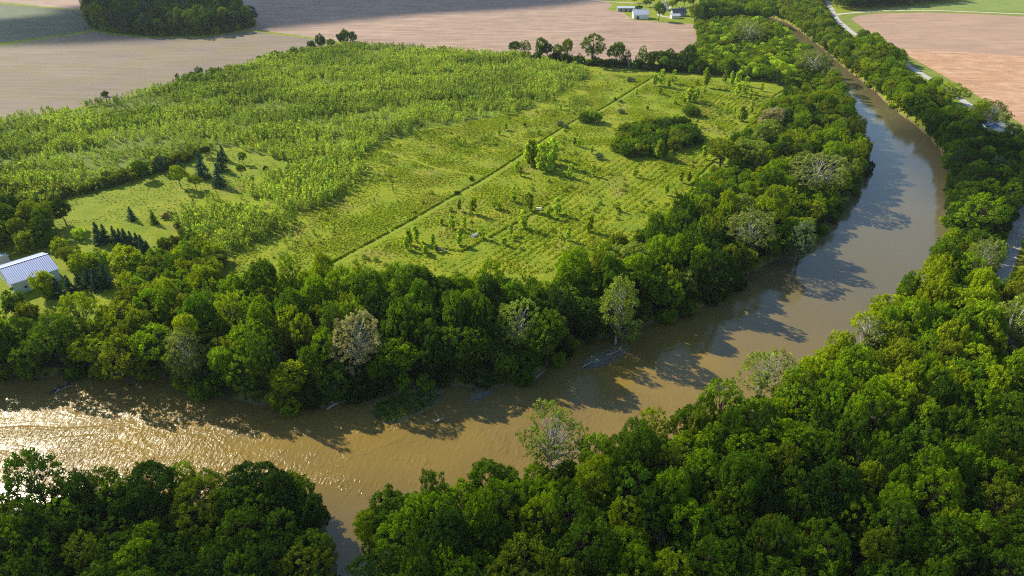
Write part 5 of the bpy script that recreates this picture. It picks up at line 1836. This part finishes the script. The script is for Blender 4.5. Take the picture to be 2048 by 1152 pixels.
STONE = simple("pale_stone", (.55, .48, .42), .9, var=.12, scale=2, bump=.05)
CLOTH = simple("lavender_board", (.42, .40, .58), .7, var=.06)
slab(949, 472, [(-1.6, -.8), (.6, -1.1), (1.7, .2), (.9, 1.3), (-.6, .9)], .16, CLOTH, "platform", "low lavender platform lying in the meadow behind the crooked path", "platform")
slab(954, 466, [(-.7, -.4), (.6, -.5), (.9, .3), (0, .6)], .3, WOODP, "stone_bench", "small white stone beside the lavender platform", "stone")
slab(1065, 423, [(-1.5, -.7), (.5, -1), (1.5, -.1), (.7, .9), (-.9, .7)], .12, STONE, "rock_slab", "pale pinkish rock slab beside the white picnic table", "rock")
slab(890, 499, [(-1.4, -.8), (1.1, -.9), (1.8, .1), (.6, .9), (-1, .6)], .06, STONE, "rock_slab", "flat tan slab beside the grey blue picnic table", "rock")


# logs and driftwood
def log(px, py, px2, py2, r, mat, label, branches=3, z=WZ):
    a, b = np.array(W(px, py, z)), np.array(W(px2, py2, z))
    e = empty("fallen_log", (a[0], a[1], z))
    tag(e, label, "log", "fallen logs in the river")
    d = b - a
    mb = MB()
    P = [(d[0] * t + random.uniform(-.3, .3), d[1] * t + random.uniform(-.3, .3), .15 + .35 * math.sin(t * 3)) for t in (0, .25, .5, .75, 1)]
    mb.tube(P, [r, r * .9, r * .75, r * .55, r * .3], 7)
    mb.build("trunk", mat, e)
    for k in range(branches):
        q = Vector(P[1 + k % 3])
        w = q + Vector((random.uniform(-2, 2), random.uniform(-1, 2), random.uniform(.4, 1.6)))
        MB().tube([q, (q + w) / 2 + Vector((0, 0, .2)), w], [r * .4, r * .3, r * .1], 5).build("branch", mat, e)


log(92, 790, 168, 756, .38, BARK, "dark fallen log pointing into the ripples below the barn trees", 4)
log(110, 786, 150, 772, .2, BARKG, "thin grey log lying against the dark fallen log", 2)
log(655, 818, 712, 796, .32, BARKG, "pale fallen log at the barn end of the grassy island", 4)
log(1056, 770, 1090, 742, .3, BARKG, "curved grey log on the bank between island and driftwood bar", 2)
log(868, 846, 890, 838, .25, BARKW, "short white snag breaking the surface in front of the grassy island", 3)
log(1165, 735, 1200, 722, .2, BARKG, "bleached log lying on the driftwood bar", 3, WZ + .3)
log(1212, 712, 1245, 700, .18, BARKG, "thin bleached log at the roadward end of the driftwood bar", 3, WZ + .35)

# cobbles and driftwood on the bars: uncountable
CX, CY = [], []
for nm, pl, top in bars[1:]:
    a, b = sample_poly(pl, .55)
    CX.append(a); CY.append(b)
a, b = sample_poly([(840, 776), (880, 776), (882, 796), (852, 790)], .6)
CX.append(a); CY.append(b)
a, b = sample_poly([(725, 1095), (760, 1088), (800, 1100), (790, 1150), (740, 1160)], .7)
CX.append(a); CY.append(b)
CX, CY = np.concatenate(CX), np.concatenate(CY)
ico_v = [(0, 0, .5), (.45, 0, .15), (.14, .43, .15), (-.36, .26, .15), (-.36, -.26, .15), (.14, -.43, .15), (.36, .26, -.1), (-.14, .43, -.1), (-.45, 0, -.1), (-.14, -.43, -.1), (.36, -.26, -.1)]
ico_f = [[0, 1, 2], [0, 2, 3], [0, 3, 4], [0, 4, 5], [0, 5, 1], [1, 6, 2], [2, 6, 7], [2, 7, 3], [3, 7, 8], [3, 8, 4], [4, 8, 9], [4, 9, 5], [5, 9, 10], [5, 10, 1], [1, 10, 6]]
cob = bpy.data.objects.new("cobble_form", mesh("cobble_form", ico_v, ico_f, simple("river_cobble", (.19, .18, .175), .85, var=.2, scale=1)))
stick = MB().tube([(-.9, 0, .1), (0, .15, .2), (.9, 0, .12)], [.05, .045, .02], 5)
stk = bpy.data.objects.new("stick_form", mesh("stick_form", stick.v, stick.f, BARKG))
build_scatter("gravel", CX, CY, .35 + .5 * RNG.random(len(CX)), (.3, .3, .3), [cob, cob, stk], "grey cobbles and driftwood sticks heaped on the river bars", z=terrain_h(CX, CY))
